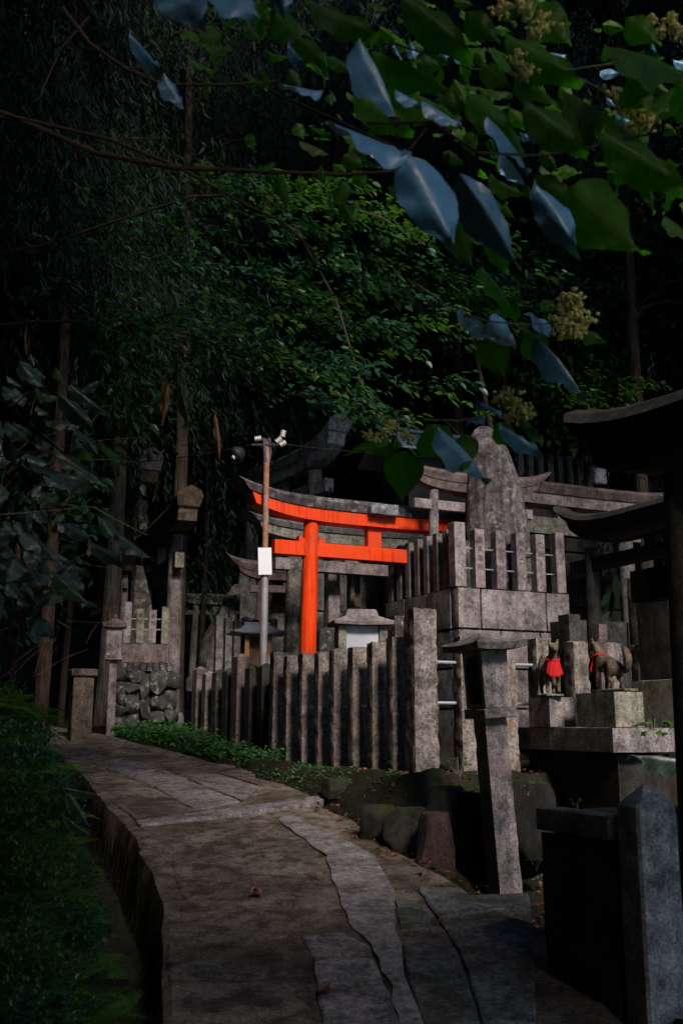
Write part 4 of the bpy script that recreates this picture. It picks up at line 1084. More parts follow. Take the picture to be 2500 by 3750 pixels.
tree(-2.9, .4, .2, 20, 9.2, 1.3, 'tall unseen cedar added beside the viewer to shade the bank cedars', crown=DENSE[1], group=None)  # unseen tree added to keep sun off the cedars on the bank
for (x, y) in ((14, 12), (17, 17), (14, 20), (19, 9), (22, 14), (18, 24), (24, 20), (16, 30)):
    tree(x, y, .2, 18, 2.0, 1.3, LBL, crown=DENSE[0])
for (x, y) in ((-6, 33), (-1, 34), (5, 34), (10, 31), (-12, 31), (-2.2, 26), (1.5, 28), (-6, 27), (5.5, 27), (-4, 23.5), (3.4, 24), (-1.6, 24.4), (1.2, 25), (-3.6, 29), (3.6, 30), (0, 30.5), (6.6, 25), (9, 28), (7.5, 31)):
    tree(x, y, .2, 24, 10 if y > 26 else 11.5, 1.4, LBL)
# understorey
for (px, py, Y, s, k) in ((250, 1700, 21, 1.3, 0), (480, 1500, 21.5, 1.4, 0), (760, 1350, 19, 1.3, 1), (1000, 1500, 20, 1.2, 0), (1150, 1280, 20, 1.3, 1), (1420, 1350, 20, 1.4, 2), (1650, 1150, 19, 1.5, 2), (1780, 1420, 19, 1.3, 1), (1980, 1200, 19, 1.3, 1), (2120, 1420, 18, 1.2, 2),
                          (2300, 1150, 18, 1.4, 0), (2450, 1350, 18, 1.3, 0), (600, 1900, 22, 1.2, 0), (850, 1800, 21, 1.2, 0), (300, 1250, 16, 1.3, 0), (100, 1500, 14, 1.2, 0), (900, 1050, 22, 1.5, 0), (1300, 1000, 24, 1.5, 1), (1650, 800, 24, 1.6, 0), (2050, 900, 23, 1.6, 0), (-90, 1950, 13, 1.0, 0), (420, 2080, 22, 1.0, 0), (1500, 1620, 19.5, 1.0, 0), (2000, 1620, 20, 1.1, 0), (2300, 1600, 19, 1.1, 0), (700, 2150, 22, 1.1, 0)):
    p = at(px, py, Y); z = gz(p.x, p.y)
    t = empty('understorey_tree', (p.x, p.y, z), 0, 'leafy understorey tree growing in front of the cedar wood', 'tree', 'understorey trees')
    mb = MB(); hh = max(.6, p.z - z); mb.tube([(0, 0, -.3), (.08, .05, hh * .5), (0, 0, hh)], [.06, .045, .02], 7)
    for q in range(5):
        a = q * 1.3; mb.tube([(0, 0, hh * .7), (.6 * math.cos(a), .6 * math.sin(a), hh + .2)], [.03, .01], 5)
    mb.build('trunk', M['bark'], t, True)
    link('crown', BUSH[k], None, t, (0, 0, hh), (0, 0, random.uniform(0, 6)), s * random.uniform(.9, 1.1))

# ------------------------------------------------------------------ leafy boughs at middle distance
def blob_leaves(blobs, mats, size_k=1.0):
    """flat sprays of leaves along short twigs, in layers with gaps between"""
    P = []; Dr = []; Sz = []; Mi = []
    for (px, py, sx, sy, sl, Y, sY, n, size, mi) in blobs:
        left = n
        while left > 0:
            a = RNG.normal(0, 1); b_ = RNG.normal(0, 1); k = int(RNG.integers(9, 26)); left -= k
            c = at(px + a * sx, py + b_ * sy + a * sx * sl, Y + RNG.normal(0, sY))
            ang = RNG.normal(-.35, .5); tw = Vector((math.cos(ang), math.sin(ang) * .8, RNG.normal(-.22, .14))); sd = Vector((-tw.y, tw.x, 0)).normalized()
            m_ = mi if RNG.uniform() < .8 else (mi + 1) % len(mats); L = size * RNG.uniform(2.5, 5)
            for q in range(k):
                u = RNG.uniform(0, 1); sg = 1 if q % 2 else -1
                P.append(c + tw * (u * L) + sd * (sg * size * RNG.uniform(.1, .8)) + Vector((0, 0, RNG.normal(0, size * .35))))
                Dr.append(tw * .7 + sd * sg * RNG.uniform(.3, 1.0) + Vector((0, 0, RNG.normal(-.3, .3)))); Sz.append(size * RNG.uniform(.5, 1.35)); Mi.append(m_)
    n = len(P)
    v, f = leaves(np.array(P), np.array(Dr), up_normals(n, .4) + np.array([0, -.35, 0]), np.array(Sz))
    return mesh_np('foliage', v, f, mats, np.repeat(Mi, 2))
mt = empty('maple_tree', (-4.6, 8.2, gz(-4.6, 8.2)), 0, 'young broadleaf tree reaching its long leafy boughs across the shrine from the side', 'tree')
mo = mt.location
def wpt(px, py, Y): return at(px, py, Y) - mo
mb = MB(); mb.tube([(0, 0, -.3), (.1, 0, 1.5), (.05, .1, 3.2), (.3, 0, 5.2), (.5, 0, 7)], [.1, .085, .07, .05, .02], 10); mb.build('trunk', M['bark_grey'], mt, True)
for pts, r_ in (([(-450, 1250, 8.2), (100, 1180, 8), (500, 1170, 7.8), (900, 1290, 7.6), (1250, 1420, 7.4), (1420, 1530, 7.3)], .018), ([(-450, 1000, 8.2), (150, 900, 7.8), (700, 720, 7.6), (1100, 700, 7.3), (1400, 800, 7.1), (1560, 900, 7.0)], .016),
                ([(300, 1175, 8), (500, 1120, 7.9), (560, 1090, 7.9)], .006), ([(330, 1265, 7.6), (470, 1310, 7.5), (610, 1395, 7.3)], .004), ([(900, 640, 7.5), (1080, 830, 7.4), (1230, 1100, 7.3), (1320, 1400, 7.2), (1440, 1590, 7.2)], .012)):
    MB().tube([wpt(*p) for p in pts], [r_ * (1 - .7 * i / len(pts)) for i in range(len(pts))], 6).build('branch', M['twig'], mt, True)
me = blob_leaves([(1000, 760, 330, 110, .15, 7.8, .5, 900, .085, 0), (900, 1180, 330, 110, .2, 8.0, .6, 1100, .09, 0), (1350, 1120, 200, 130, .2, 8.2, .6, 600, .09, 0), (600, 1000, 260, 130, .1, 8.6, .6, 700, .085, 0), (1050, 690, 240, 45, .15, 7.4, .3, 420, .075, 1), (1330, 800, 150, 55, .4, 7.1, .3, 330, .075, 1), (700, 780, 180, 40, -.1, 7.6, .4, 180, .07, 0),
                  (480, 1170, 170, 30, .1, 7.9, .3, 260, .075, 0), (820, 1250, 190, 45, .25, 7.6, .3, 420, .08, 0), (1120, 1370, 150, 50, .35, 7.4, .3, 380, .08, 0), (1320, 1490, 90, 40, .45, 7.3, .25, 200, .07, 0), (1330, 1500, 80, 30, .4, 7.3, .2, 60, .06, 1),
                  (880, 1330, 150, 40, .25, 7.7, .3, 140, .07, 1), (1230, 960, 120, 100, .5, 7.3, .3, 160, .07, 0)], [M['shrub'], M['shrub_lite']])
for v in me.vertices: v.co -= mo
tag(link('foliage', me, None, mt), kind='stuff')
st = empty('maple_tree', (2.6, 13.6, gz(2.6, 13.6)), 0, 'bright green maple crown hanging in the gap above the podium boulder', 'tree')
mo2 = st.location
mb = MB(); tp = at(1700, 1080, 14.2) - mo2; mb.tube([(0, 0, -.3), tuple(tp * .5 + Vector((.1, 0, 0))), tuple(tp)], [.07, .05, .02], 8); mb.build('trunk', M['bark'], st, True)
me = blob_leaves([(1690, 1080, 110, 60, .2, 14, .5, 1100, .10, 1), (1850, 1100, 130, 60, .1, 14.5, .5, 700, .10, 0), (2150, 1440, 120, 45, -.1, 14, .4, 500, .09, 1), (1980, 1000, 120, 40, 0, 15, .5, 400, .1, 0)], [M['shrub'], M['shrub_lite']])
for v in me.vertices: v.co -= mo2
tag(link('foliage', me, None, st), kind='stuff')

# ------------------------------------------------------------------ big leaved branches near the camera
def big_leaf_mesh(seed, wmax, droop, fold, serr=.005, tipk=.7):
    g = random.Random(seed); nu, nv = 18, 6; v = []; f = []
    for i in range(nu + 1):
        u = i / nu; wd = wmax * (math.sin(math.pi * min(1, u * 1.06) ** .72) ** .85 * (1 - .35 * u ** 3) + .03 * (1 - u)) if 0 < u < 1 else .004
        wd += serr * (1 if i % 2 else -1) * (0 if u in (0, 1) else 1)
        for j in range(nv + 1):
            q = j / nv * 2 - 1
            z = -fold * abs(q) * wd * 2 - droop * u * u + .035 * math.sin(u * 17 + abs(q) * 3 + seed) * abs(q) + .09 * math.sin(u * 3.4 + seed) * q
            v.append((u, q * max(wd, .003), z + (.01 if j == nv // 2 else 0)))
    for i in range(nu):
        for j in range(nv): a = i * (nv + 1) + j; f.append((a, a + nv + 1, a + nv + 2, a + 1))
    mb = MB(); mb.v = v; mb.f = f
    me = bpy.data.meshes.new('leaf'); me.from_pydata(v, [], f); me.polygons.foreach_set('use_smooth', [True] * len(f)); me.update()
    return me
BL = {}
for mk in ('bigleaf', 'skyleaf', 'darkleaf', 'dry', 'shrub_lite'):
    BL[mk] = []
    for s_, (wm, dr, fo) in enumerate(((.30, .12, .25), (.26, .2, .35), (.34, .06, .15), (.22, .25, .4))):
        me = big_leaf_mesh(s_ + len(BL) * 5, wm, dr, fo); me.materials.append(M[mk]); BL[mk].append(me)
CAMP = Vector((0, 0, EYE))
def place_leaf(parent, base, tip, mk, face=.8, width=None, var=None, name='leaf'):
    d = tip - base; L = d.length; d.normalize()
    tc = (CAMP - base).normalized()
    nrm = tc * face + Vector((random.uniform(-.3, .3), 0, 1)) * (1 - face) + Vector((0, 0, .25))
    nrm = (nrm - d * nrm.dot(d)).normalized(); y = nrm.cross(d)
    me = BL[mk][random.randrange(4) if var is None else var]
    wf = 1.0
    if width:
        base_w = {0: .30, 1: .26, 2: .34, 3: .22}[BL[mk].index(me)] * 2
        wf = min(1.6, max(.3, (width / L) / base_w / max(.35, face)))
    o = bpy.data.objects.new(name, me); COL.objects.link(o)
    Mx = Matrix((d * L, y * L * wf, nrm * L)).transposed().to_4x4(); Mx.translation = base
    o.parent = parent; o.matrix_basis = parent_inv(parent) @ Mx
    return o
def parent_inv(p): return Matrix.Translation(-p.location)
bt = empty('broadleaf_tree', (2.7, 1.6, gz(2.7, 1.6)), 0, 'broadleaf tree with large drooping leaves and cream blossom heads over the path', 'tree')
bo = bt.location
MB().tube([(0, 0, -.2), (.05, 0, 1.4), (-.1, .1, 2.6), (-.5, .2, 3.5)], [.09, .075, .05, .03], 10).build('trunk', M['bark_grey'], bt, True)
tag(link('crown', bush_crown(70, 1.55, 1.7, 4500, .15, M['bigleaf']), None, bt, (.35, -1.45, 4.0 - bo.z)), kind='stuff')  # unseen crown added to shade the near gate, post and lower path
def stem(pts, r_, mat='stalk', parent=bt):
    o0 = parent.location
    P = [at(*p) - o0 for p in pts]
    MB().tube(P, [r_ * (1 - .6 * i / len(P)) for i in range(len(P))], 6).build('branch', M[mat], parent, True)
stem([(2750, 330, 2.2), (2500, 320, 2.1), (2420, 265, 2.1), (2290, 222, 2.1), (2200, 240, 2.1), (1960, 275, 2.2), (1720, 252, 2.3)], .005)
stem([(2280, 222, 2.1), (2380, 270, 2.1), (2460, 305, 2.1)], .0025)
stem([(1350, 130, 2.4), (1230, 135, 2.4), (1460, 165, 2.4), (1720, 252, 2.3)], .004, 'twig')
stem([(1960, 275, 2.2), (2120, 285, 2.2), (2230, 345, 2.15)], .0025)
stem([(1340, 450, 2.0), (1580, 447, 2.0), (1750, 560, 1.9), (1990, 570, 2.0), (2200, 530, 2.1), (2700, 420, 2.2)], .004, 'twig')
stem([(1000, 340, 2.2), (1210, 430, 2.0), (1490, 560, 1.8), (1560, 470, 1.8)], .004, 'twig')
stem([(1490, 1020, 2.6), (1580, 1080, 2.6), (1670, 1140, 2.6), (1780, 1175, 2.6), (1920, 1190, 2.6), (2060, 1180, 2.6), (2120, 1150, 2.6)], .0032)
stem([(1900, 1200, 2.6), (1960, 1235, 2.6), (2010, 1270, 2.6)], .002)
stem([(1555, 1537, 2.8), (1690, 1540, 2.8), (1770, 1520, 2.8), (1850, 1490, 2.8)], .003)
stem([(1630, 1540, 2.8), (1690, 1600, 2.8)], .002)
stem([(1455, 1500, 2.9), (1452, 1600, 2.9), (1440, 1640, 2.9)], .003)
stem([(1700, 1160, 2.6), (1620, 1300, 2.75), (1560, 1537, 2.8), (1455, 1500, 2.9)], .002, 'twig')
stem([(1640, 560, 2.1), (1620, 800, 2.4), (1490, 1020, 2.6)], .004, 'twig')
ML = [
 # px base, py base, px tip, py tip, distance, kind, facing, width px
 (1500, 575, 1205, 430, 1.75, 'skyleaf', .55, 150, 2), (1490, 560, 1665, 900, 1.75, 'skyleaf', .95, 215, 0), (1680, 640, 1930, 970, 1.85, 'skyleaf', .8, 120, 3), (1965, 680, 2110, 900, 1.95, 'skyleaf', .85, 115, 1), (2130, 545, 1940, 490, 2.1, 'skyleaf', .6, 80, 2),
 (1830, 560, 1955, 660, 2.1, 'skyleaf', .5, 45, 3), (1670, 1130, 1840, 1215, 2.6, 'skyleaf', .6, 62, 1), (1790, 1160, 1900, 1275, 2.6, 'skyleaf', .85, 95, 0), (1930, 1150, 2040, 1215, 2.6, 'skyleaf', .7, 75, 2), (1960, 1235, 2175, 1410, 2.55, 'skyleaf', .3, 22, 3),
 (1830, 1555, 1985, 1640, 2.8, 'skyleaf', .6, 50, 1), (1600, 1568, 1830, 1725, 2.7, 'skyleaf', .55, 55, 3), (1710, 1545, 1775, 1510, 2.8, 'skyleaf', .5, 30, 1), (1740, 1470, 1840, 1490, 2.8, 'skyleaf', .4, 20, 1),
 (620, -120, 760, 110, 1.6, 'skyleaf', .8, 210, 0), (760, -90, 960, 55, 1.6, 'skyleaf', .6, 150, 2), (1030, -110, 1040, 55, 1.7, 'skyleaf', .7, 75, 1), (1310, 150, 1510, 395, 2.0, 'skyleaf', .4, 45, 3), (1445, 330, 1540, 372, 2.0, 'skyleaf', .6, 55, 1),
 (1180, 340, 1020, 300, 2.0, 'skyleaf', .6, 60, 2), (1545, 370, 1700, 450, 2.0, 'skyleaf', .6, 75, 0), (600, 270, 700, 385, 2.4, 'skyleaf', .5, 40, 3), (480, 130, 590, 225, 2.4, 'skyleaf', .6, 40, 1), (1060, 170, 1110, 205, 2.2, 'skyleaf', .6, 28, 1), (1280, 245, 1350, 290, 2.2, 'skyleaf', .5, 22, 1), (1580, 85, 1640, 110, 2.2, 'skyleaf', .5, 25, 1),
 (1780, 430, 1970, 590, 2.0, 'skyleaf', .35, 40, 3), (2490, 310, 2420, 330, 2.2, 'skyleaf', .5, 20, 1),
 (1840, 120, 2150, 290, 2.1, 'bigleaf', .75, 130, 0), (2210, 175, 2530, 200, 2.0, 'bigleaf', .55, 110, 1), (2480, 310, 2400, 420, 2.1, 'bigleaf', .8, 150, 2), (2300, 280, 2370, 400, 2.1, 'bigleaf', .9, 140, 2), (1920, 370, 2160, 550, 2.0, 'bigleaf', .75, 130, 0), (2050, 330, 2330, 450, 2.1, 'bigleaf', .6, 130, 1),
 (2190, 420, 2500, 560, 2.1, 'bigleaf', .55, 90, 3), (2200, 480, 2540, 690, 2.0, 'bigleaf', .7, 130, 0), (2080, 690, 2375, 930, 2.0, 'bigleaf', .8, 205, 2), (1640, 810, 1735, 985, 2.2, 'bigleaf', .9, 95, 2), (1790, 840, 1860, 985, 2.2, 'bigleaf', .9, 85, 0), (1960, 640, 2120, 720, 2.1, 'bigleaf', .7, 90, 1),
 (1780, 1230, 1850, 1390, 2.65, 'bigleaf', .95, 125, 2), (1930, 1215, 2000, 1350, 2.65, 'bigleaf', .95, 105, 2), (2020, 1100, 1975, 1140, 2.6, 'bigleaf', .9, 60, 2), (2100, 1190, 2230, 1235, 2.6, 'bigleaf', .6, 45, 1), (1810, 1550, 1895, 1640, 2.85, 'bigleaf', .9, 75, 2), (1690, 1590, 1700, 1720, 2.8, 'bigleaf', .95, 115, 2),
 (1480, 1650, 1470, 1840, 2.95, 'bigleaf', .9, 140, 2), (1420, 1580, 1250, 1640, 2.9, 'bigleaf', .5, 60, 1), (1400, 1590, 1430, 1700, 2.9, 'bigleaf', .9, 95, 2), (1560, 1560, 1640, 1690, 2.9, 'bigleaf', .9, 130, 2), (1880, 1490, 2000, 1590, 2.8, 'bigleaf', .25, 14, 3), (1760, 980, 1930, 1130, 2.5, 'bigleaf', .3, 22, 3),
 (1120, 0, 1400, 110, 2.0, 'bigleaf', .7, 110, 0), (1480, -20, 1730, 190, 2.0, 'bigleaf', .75, 130, 0), (1700, 50, 1830, 150, 2.1, 'bigleaf', .8, 90, 2), (1080, 130, 1190, 205, 2.2, 'bigleaf', .7, 70, 1), (1360, 190, 1650, 270, 2.1, 'bigleaf', .6, 80, 1), (2290, 70, 2420, 160, 2.1, 'bigleaf', .8, 90, 2), (2470, 300, 2650, 440, 2.0, 'bigleaf', .8, 150, 2),
 (1950, 20, 2090, 160, 2.2, 'bigleaf', .8, 130, 2), (1760, 230, 1880, 300, 2.1, 'bigleaf', .7, 70, 1), (1420, 310, 1700, 380, 2.2, 'bigleaf', .5, 60, 1), (1880, 280, 2060, 350, 2.2, 'bigleaf', .6, 60, 3), (1700, 330, 1900, 480, 2.3, 'bigleaf', .7, 120, 0), (1300, 330, 1520, 470, 2.3, 'bigleaf', .7, 120, 0), (1000, 60, 1130, 150, 2.3, 'bigleaf', .8, 110, 2),
]
for a, b_, c, d, Y, mk, fc, wpx, vr in ML:
    p0 = at(a, b_, Y); p1 = at(c, d, Y + random.uniform(-.08, .1))
    place_leaf(bt, p0, p1, mk, fc, wpx / FPX * Y * (1.0), vr)
# more leaves of the same tree filling its crown
cl_ = [(1250, 110, 300, 110), (1650, 200, 250, 150), (2050, 250, 260, 170), (2350, 330, 170, 160), (1500, 420, 230, 120), (1950, 600, 220, 120), (2300, 650, 170, 120), (1350, 650, 180, 90), (1700, 760, 150, 90), (1450, 1650, 60, 50), (1000, 200, 200, 120), (1250, 540, 150, 80)]
wts = [24, 28, 32, 18, 24, 20, 12, 16, 14, 3, 16, 12]
for (px, py, sx, sy), n in zip(cl_, wts):
    for _ in range(n):
        Y = random.uniform(2.3, 3.7)
        x = random.gauss(px, sx * .85); y = random.gauss(py, sy * .8)
        a = random.gauss(R(48), R(38)); L = random.uniform(.05, .12)
        p0 = at(x, y, Y); p1 = p0 + Vector((math.cos(a) * L, random.uniform(-.5, .5) * L, -math.sin(a) * L * .8))
        place_leaf(bt, p0, p1, 'bigleaf' if random.random() < .9 else 'skyleaf', random.uniform(.25, .9))
# blossom heads
def blossom_mesh(seed):
    g = random.Random(seed); mb = MB()
    for _ in range(22):
        c = Vector((g.gauss(0, .011), g.gauss(0, .009), g.gauss(0, .008)))
        r_ = g.uniform(.0035, .0062); bm = bmesh.new(); bmesh.ops.create_icosphere(bm, subdivisions=1, radius=r_)
        for v in bm.verts: v.co = v.co * (1 + .35 * noise.noise(v.co * 400 + c * 90)) + c
        mb.bm(bm)
    for _ in range(6):
        c = Vector((g.gauss(0, .011), g.gauss(0, .009), 0)); mb.tube([(0, 0, -.03), tuple(c)], .0008, 4)
    me = mb.mesh('blossom', True); me.materials.append(M['flower']); return me
BM_ = [blossom_mesh(i) for i in range(3)]
for (px, py, Y, s_) in ((1830, 30, 2.0, .9), (1925, 15, 2.0, 1.1), (1975, 75, 2.0, 1.1), (1955, 110, 2.0, .9), (1890, 210, 2.1, .8), (1905, 258, 2.1, .7), (1925, 262, 2.1, .8), (2362, 78, 2.2, 1), (2450, 75, 2.2, 1), (2478, 110, 2.2, .9), (2420, 120, 2.2, .6), (2255, 345, 2.2, 1), (2290, 385, 2.2, 1), (2330, 358, 2.2, .8), (2350, 410, 2.2, 1), (2382, 425, 2.2, 1), (2360, 450, 2.2, .9), (2310, 470, 2.2, .7),
                        (2065, 1090, 2.6, 1), (2100, 1095, 2.6, 1.1), (2055, 1125, 2.6, .8), (2110, 1115, 2.6, .8), (2090, 1155, 2.6, 1.1), (2135, 1165, 2.6, 1.1), (2070, 1190, 2.6, 1.1), (2110, 1205, 2.6, 1), (2050, 1215, 2.6, .9), (2030, 1170, 2.6, .8), (1850, 1440, 2.8, 1), (1870, 1455, 2.8, 1.1), (1830, 1462, 2.8, .9), (1890, 1480, 2.8, .9), (1905, 1510, 2.8, 1.1), (1930, 1505, 2.8, .9), (1865, 1520, 2.8, .9),
                        (1440, 1555, 2.9, .8), (1345, 1592, 2.9, .7), (1380, 1598, 2.9, .8), (1410, 1580, 2.9, .7), (1495, 1600, 2.9, .8), (1480, 1590, 2.9, .6)):
    link('blossom', random.choice(BM_), None, bt, tuple(at(px, py, Y) - bo), (random.uniform(-.4, .4), random.uniform(-.4, .4), random.uniform(0, 6)), s_ * 1.25)

# ------------------------------------------------------------------ dark shrub and bare branches on the other side
sb = empty('glossy_shrub', (-2.3, 3.6, gz(-2.3, 3.6)), 0, 'dark glossy leaved shrub leaning in beside the path with bare branches above', 'shrub')
MB().tube([(0, 0, -.2), (.1, 0, 1.2), (.2, .1, 2.4), (.1, 0, 3.6)], [.06, .05, .04, .03], 8).build('trunk', M['bark'], sb, True)
stem([(-300, 380, 3.4), (80, 440, 3.2), (350, 560, 3.1), (640, 615, 3.0), (900, 625, 3.0), (1250, 640, 2.9), (1500, 625, 2.9)], .011, 'twig', sb)
stem([(-300, 300, 3.4), (60, 430, 3.2), (400, 510, 3.1), (650, 610, 3.0), (900, 750, 3.0), (1030, 810, 3.0), (1150, 920, 3.0)], .008, 'twig', sb)
stem([(230, 30, 3.0), (330, 160, 3.0), (460, 250, 3.0), (600, 310, 3.0), (820, 310, 3.0), (1010, 300, 3.0)], .008, 'twig', sb)
stem([(330, 60, 3.1), (230, 170, 3.1), (160, 320, 3.1)], .005, 'twig', sb)
stem([(-200, 1530, 3.2), (60, 1480, 3.2), (110, 1430, 3.2), (215, 1410, 3.1)], .004, 'twig', sb)
stem([(-200, 1900, 3.2), (200, 1870, 3.2), (340, 1855, 3.1), (420, 1900, 3.1), (540, 1960, 3.1)], .003, 'stalk', sb)
stem([(-200, 1700, 3.2), (160, 1650, 3.2), (330, 1740, 3.2)], .003, 'twig', sb)
DL = [(250, 1405, 415, 1518, 'darkleaf', .8, 50), (215, 1435, 358, 1562, 'darkleaf', .75, 52), (230, 1525, 358, 1630, 'darkleaf', .5, 28), (425, 1955, 582, 2048, 'darkleaf', .75, 58), (335, 1985, 452, 2062, 'darkleaf', .85, 62), (190, 2088, 340, 2205, 'darkleaf', .75, 52), (235, 1915, 350, 1965, 'darkleaf', .7, 45), (60, 1935, 275, 2035, 'darkleaf', .6, 55),
      (70, 1325, 175, 1425, 'darkleaf', .8, 60), (15, 1540, 125, 1602, 'darkleaf', .7, 50), (150, 1995, 218, 2052, 'darkleaf', .8, 45), (90, 1690, 330, 1760, 'darkleaf', .5, 40), (200, 1640, 420, 1760, 'darkleaf', .5, 40), (20, 2060, 200, 2150, 'darkleaf', .6, 50), (210, 2040, 330, 2100, 'darkleaf', .6, 36), (10, 1420, 120, 1470, 'darkleaf', .6, 40),
      (360, 1610, 402, 1655, 'shrub_lite', .8, 28), (285, 1645, 350, 1695, 'shrub_lite', .8, 36), (370, 1870, 440, 1935, 'shrub_lite', .8, 36), (395, 1640, 480, 1690, 'shrub_lite', .5, 20), (200, 1350, 225, 1400, 'shrub_lite', .8, 30), (130, 1420, 155, 1480, 'shrub_lite', .9, 30), (360, 1915, 400, 1960, 'shrub_lite', .8, 26), (330, 1870, 345, 1920, 'shrub_lite', .7, 22),
      (612, 1392, 596, 1578, 'dry', .8, 26), (790, 1515, 806, 1685, 'dry', .5, 12), (244, 1700, 250, 1790, 'dry', .7, 16), (334, 2000, 322, 2042, 'dry', .7, 14), (62, 1985, 76, 2058, 'dry', .7, 12), (270, 1790, 222, 1850, 'dry', .5, 6), (100, 1200, 100, 1300, 'dry', .4, 8), (660, 1400, 690, 1520, 'darkleaf', .5, 20)]
for a, b_, c, d, mk, fc, wpx in DL:
    Y = 4.2 if mk == 'dry' else random.uniform(2.9, 3.4)
    place_leaf(sb, at(a, b_, Y), at(c, d, Y + random.uniform(-.1, .1)), mk, fc, wpx / FPX * Y)
for _ in range(70):
    Y = random.uniform(3.0, 4.2); x = random.gauss(90, 110); y = random.uniform(1250, 2300)
    a = random.gauss(R(40), R(30)); L = random.uniform(.05, .12); p0 = at(x, y, Y)
    place_leaf(sb, p0, p0 + Vector((math.cos(a) * L, random.uniform(-.4, .4) * L, -math.sin(a) * L)), 'darkleaf', random.uniform(.3, .9))
for _ in range(40):
    mb = MB()
    Y = random.uniform(3.2, 4.2); x = random.uniform(-40, 330); y = random.uniform(1500, 2500); L = random.uniform(.08, .22); a = random.gauss(R(35), R(25))
    p = at(x, y, Y) - sb.location; mb.tube([p, p + Vector((math.cos(a) * L * .5, 0, math.sin(a) * L * .6)), p + Vector((math.cos(a) * L, .02, math.sin(a) * L))], [.0016, .0013, .0008], 4)
    mb.build('dry_stalk', M['dry'], sb, True)

# ------------------------------------------------------------------ ferns, bank and ground cover
def frond_mesh(seed, L=1.0, n=26, droop=.55):
    g = np.random.default_rng(seed); P = []; D = []; Nn = []; Sz = []; pts = []
    for i in range(n + 1):
        u = i / n; x = u * .92; z = .55 * u - droop * u * u; pts.append((x, 0, z))
        if i < 2: continue
        wl = .30 * math.sin(math.pi * min(1, u * .85 + .12)) ** .9
        for s in (-1, 1):
            nn = 5
            for k in range(nn):                       # pinnules along the pinna
                f = (k + .6) / nn
                P.append((x + .10 * wl * f, s * wl * f, z - .10 * wl * f)); D.append((.35 + .3 * (1 if k == nn - 1 else 0), s * (1 if k % 2 == 0 else .7), -.12 + (-.1 if k % 2 else .1))); Nn.append((g.normal(0, .15), g.normal(0, .15), 1)); Sz.append(wl / nn * 1.5)
    v, f = leaves(np.array(P), np.array(D), np.array(Nn), np.array(Sz), NEED_V, NEED_F, 1.6)
    mb = MB(); mb.tube(pts, [.006 * (1 - .8 * i / n) for i in range(n + 1)], 4, False)
    V, F = cat_np([(v, f), (np.array(mb.v), np.array(mb.f))])
    return mesh_np('frond', V, F, [M['fern']])
FR = [frond_mesh(i, droop=d) for i, d in enumerate((.5, .62, .75))]
def fern(p, s, label, group='ferns on the bank', nf=8):
    t = empty('fern', p, random.uniform(0, 6), label, 'fern', group)
    for k in range(nf):
        link('frond', random.choice(FR), None, t, (0, 0, 0), (random.uniform(-.2, .2), random.uniform(-.35, .2), k / nf * 6.28 + random.uniform(-.3, .3)), s * random.uniform(.75, 1.1))
g = random.Random(4)
for (px, py, Y, s_) in ((60, 3420, 3.7, .3), (170, 3560, 3.6, .3), (300, 3700, 3.5, .32), (40, 3700, 3.4, .34), (130, 3250, 4.0, .3), (40, 3080, 4.4, .32), (200, 3080, 4.7, .28), (110, 2930, 5.2, .32), (250, 3330, 4.2, .24), (30, 2840, 5.6, .36), (170, 2780, 6.4, .32), (60, 2700, 6.6, .4), (110, 2600, 7.5, .4), (330, 3500, 3.9, .2), (20, 3330, 3.8, .3), (20, 2560, 7, .4), (220, 2960, 5.6, .25)):
    p = at(px, py, Y); fern((p.x, p.y, max(p.z - .06, gz(p.x, p.y) - .02)), s_, 'green fern growing on the steep bank across the gutter')
for k in range(12):
    y = 4.3 + .42 * k; x = lerp_table(LEFT, y) - .56 - random.uniform(0, .12)
    fern((x, y, gz(x, y) - .01), random.uniform(.22, .34), 'fern hanging over the edge of the dark gutter', 'ferns along the gutter', 9)
for (px, py, Y, sc_) in ((40, 3560, 3.5, .15), (140, 3430, 3.8, .14), (240, 3580, 3.7, .10), (80, 3200, 4.1, .17), (200, 3220, 4.4, .12), (20, 2980, 4.6, .19), (130, 3020, 4.9, .15), (250, 3140, 4.9, .09), (40, 2830, 5.8, .18), (170, 2900, 5.9, .13), (300, 3360, 4.3, .08), (70, 2740, 6.8, .18), (20, 3700, 3.3, .14), (290, 3660, 3.7, .08), (10, 2620, 7.5, .24)):
    p = at(px, py, Y); z_ = max(p.z - .05, gz(p.x, p.y) + .04)
    t = empty('leafy_plant', (p.x, p.y, gz(p.x, p.y) - .03), random.uniform(0, 6), 'dark leafy plant in the undergrowth on the bank across the gutter', 'plant', 'leafy plants on the bank')
    MB().tube([(0, 0, 0), (.01, .01, max(.04, z_ - gz(p.x, p.y)))], .004, 5).build('stem', M['twig'], t)
    link('foliage', BUSH[random.randrange(3)], None, t, (0, 0, max(.05, z_ - gz(p.x, p.y) + .02)), (0, 0, random.uniform(0, 6)), sc_)
def scatter_ground(n, xr, yr, ok, hmax, size, mat, name, label, cat):
    P = []
    while len(P) < n:
        x = random.uniform(*xr); y = random.uniform(*yr)
        if ok(x, y): P.append((x, y, gz(x, y) + random.uniform(-.02, hmax) * random.random()))
    n = len(P); D = rnd_dirs(n, -.1, .4)
    v, f = leaves(np.array(P), D, up_normals(n, .5) + np.array([.1, -.25, 0]), RNG.uniform(.5, 1.3, n) * size)
    return tag(link(name, mesh_np(name, v, f, [mat])), label, cat, kind='stuff')
scatter_ground(15000, (-5.5, -1.0), (3.0, 12), lambda x, y: .5 < lerp_table(LEFT, y) - x < 2.6, .34, .065, M['ivy'], 'bank_foliage', 'tangle of dark leaves covering the bank across the gutter', 'foliage')
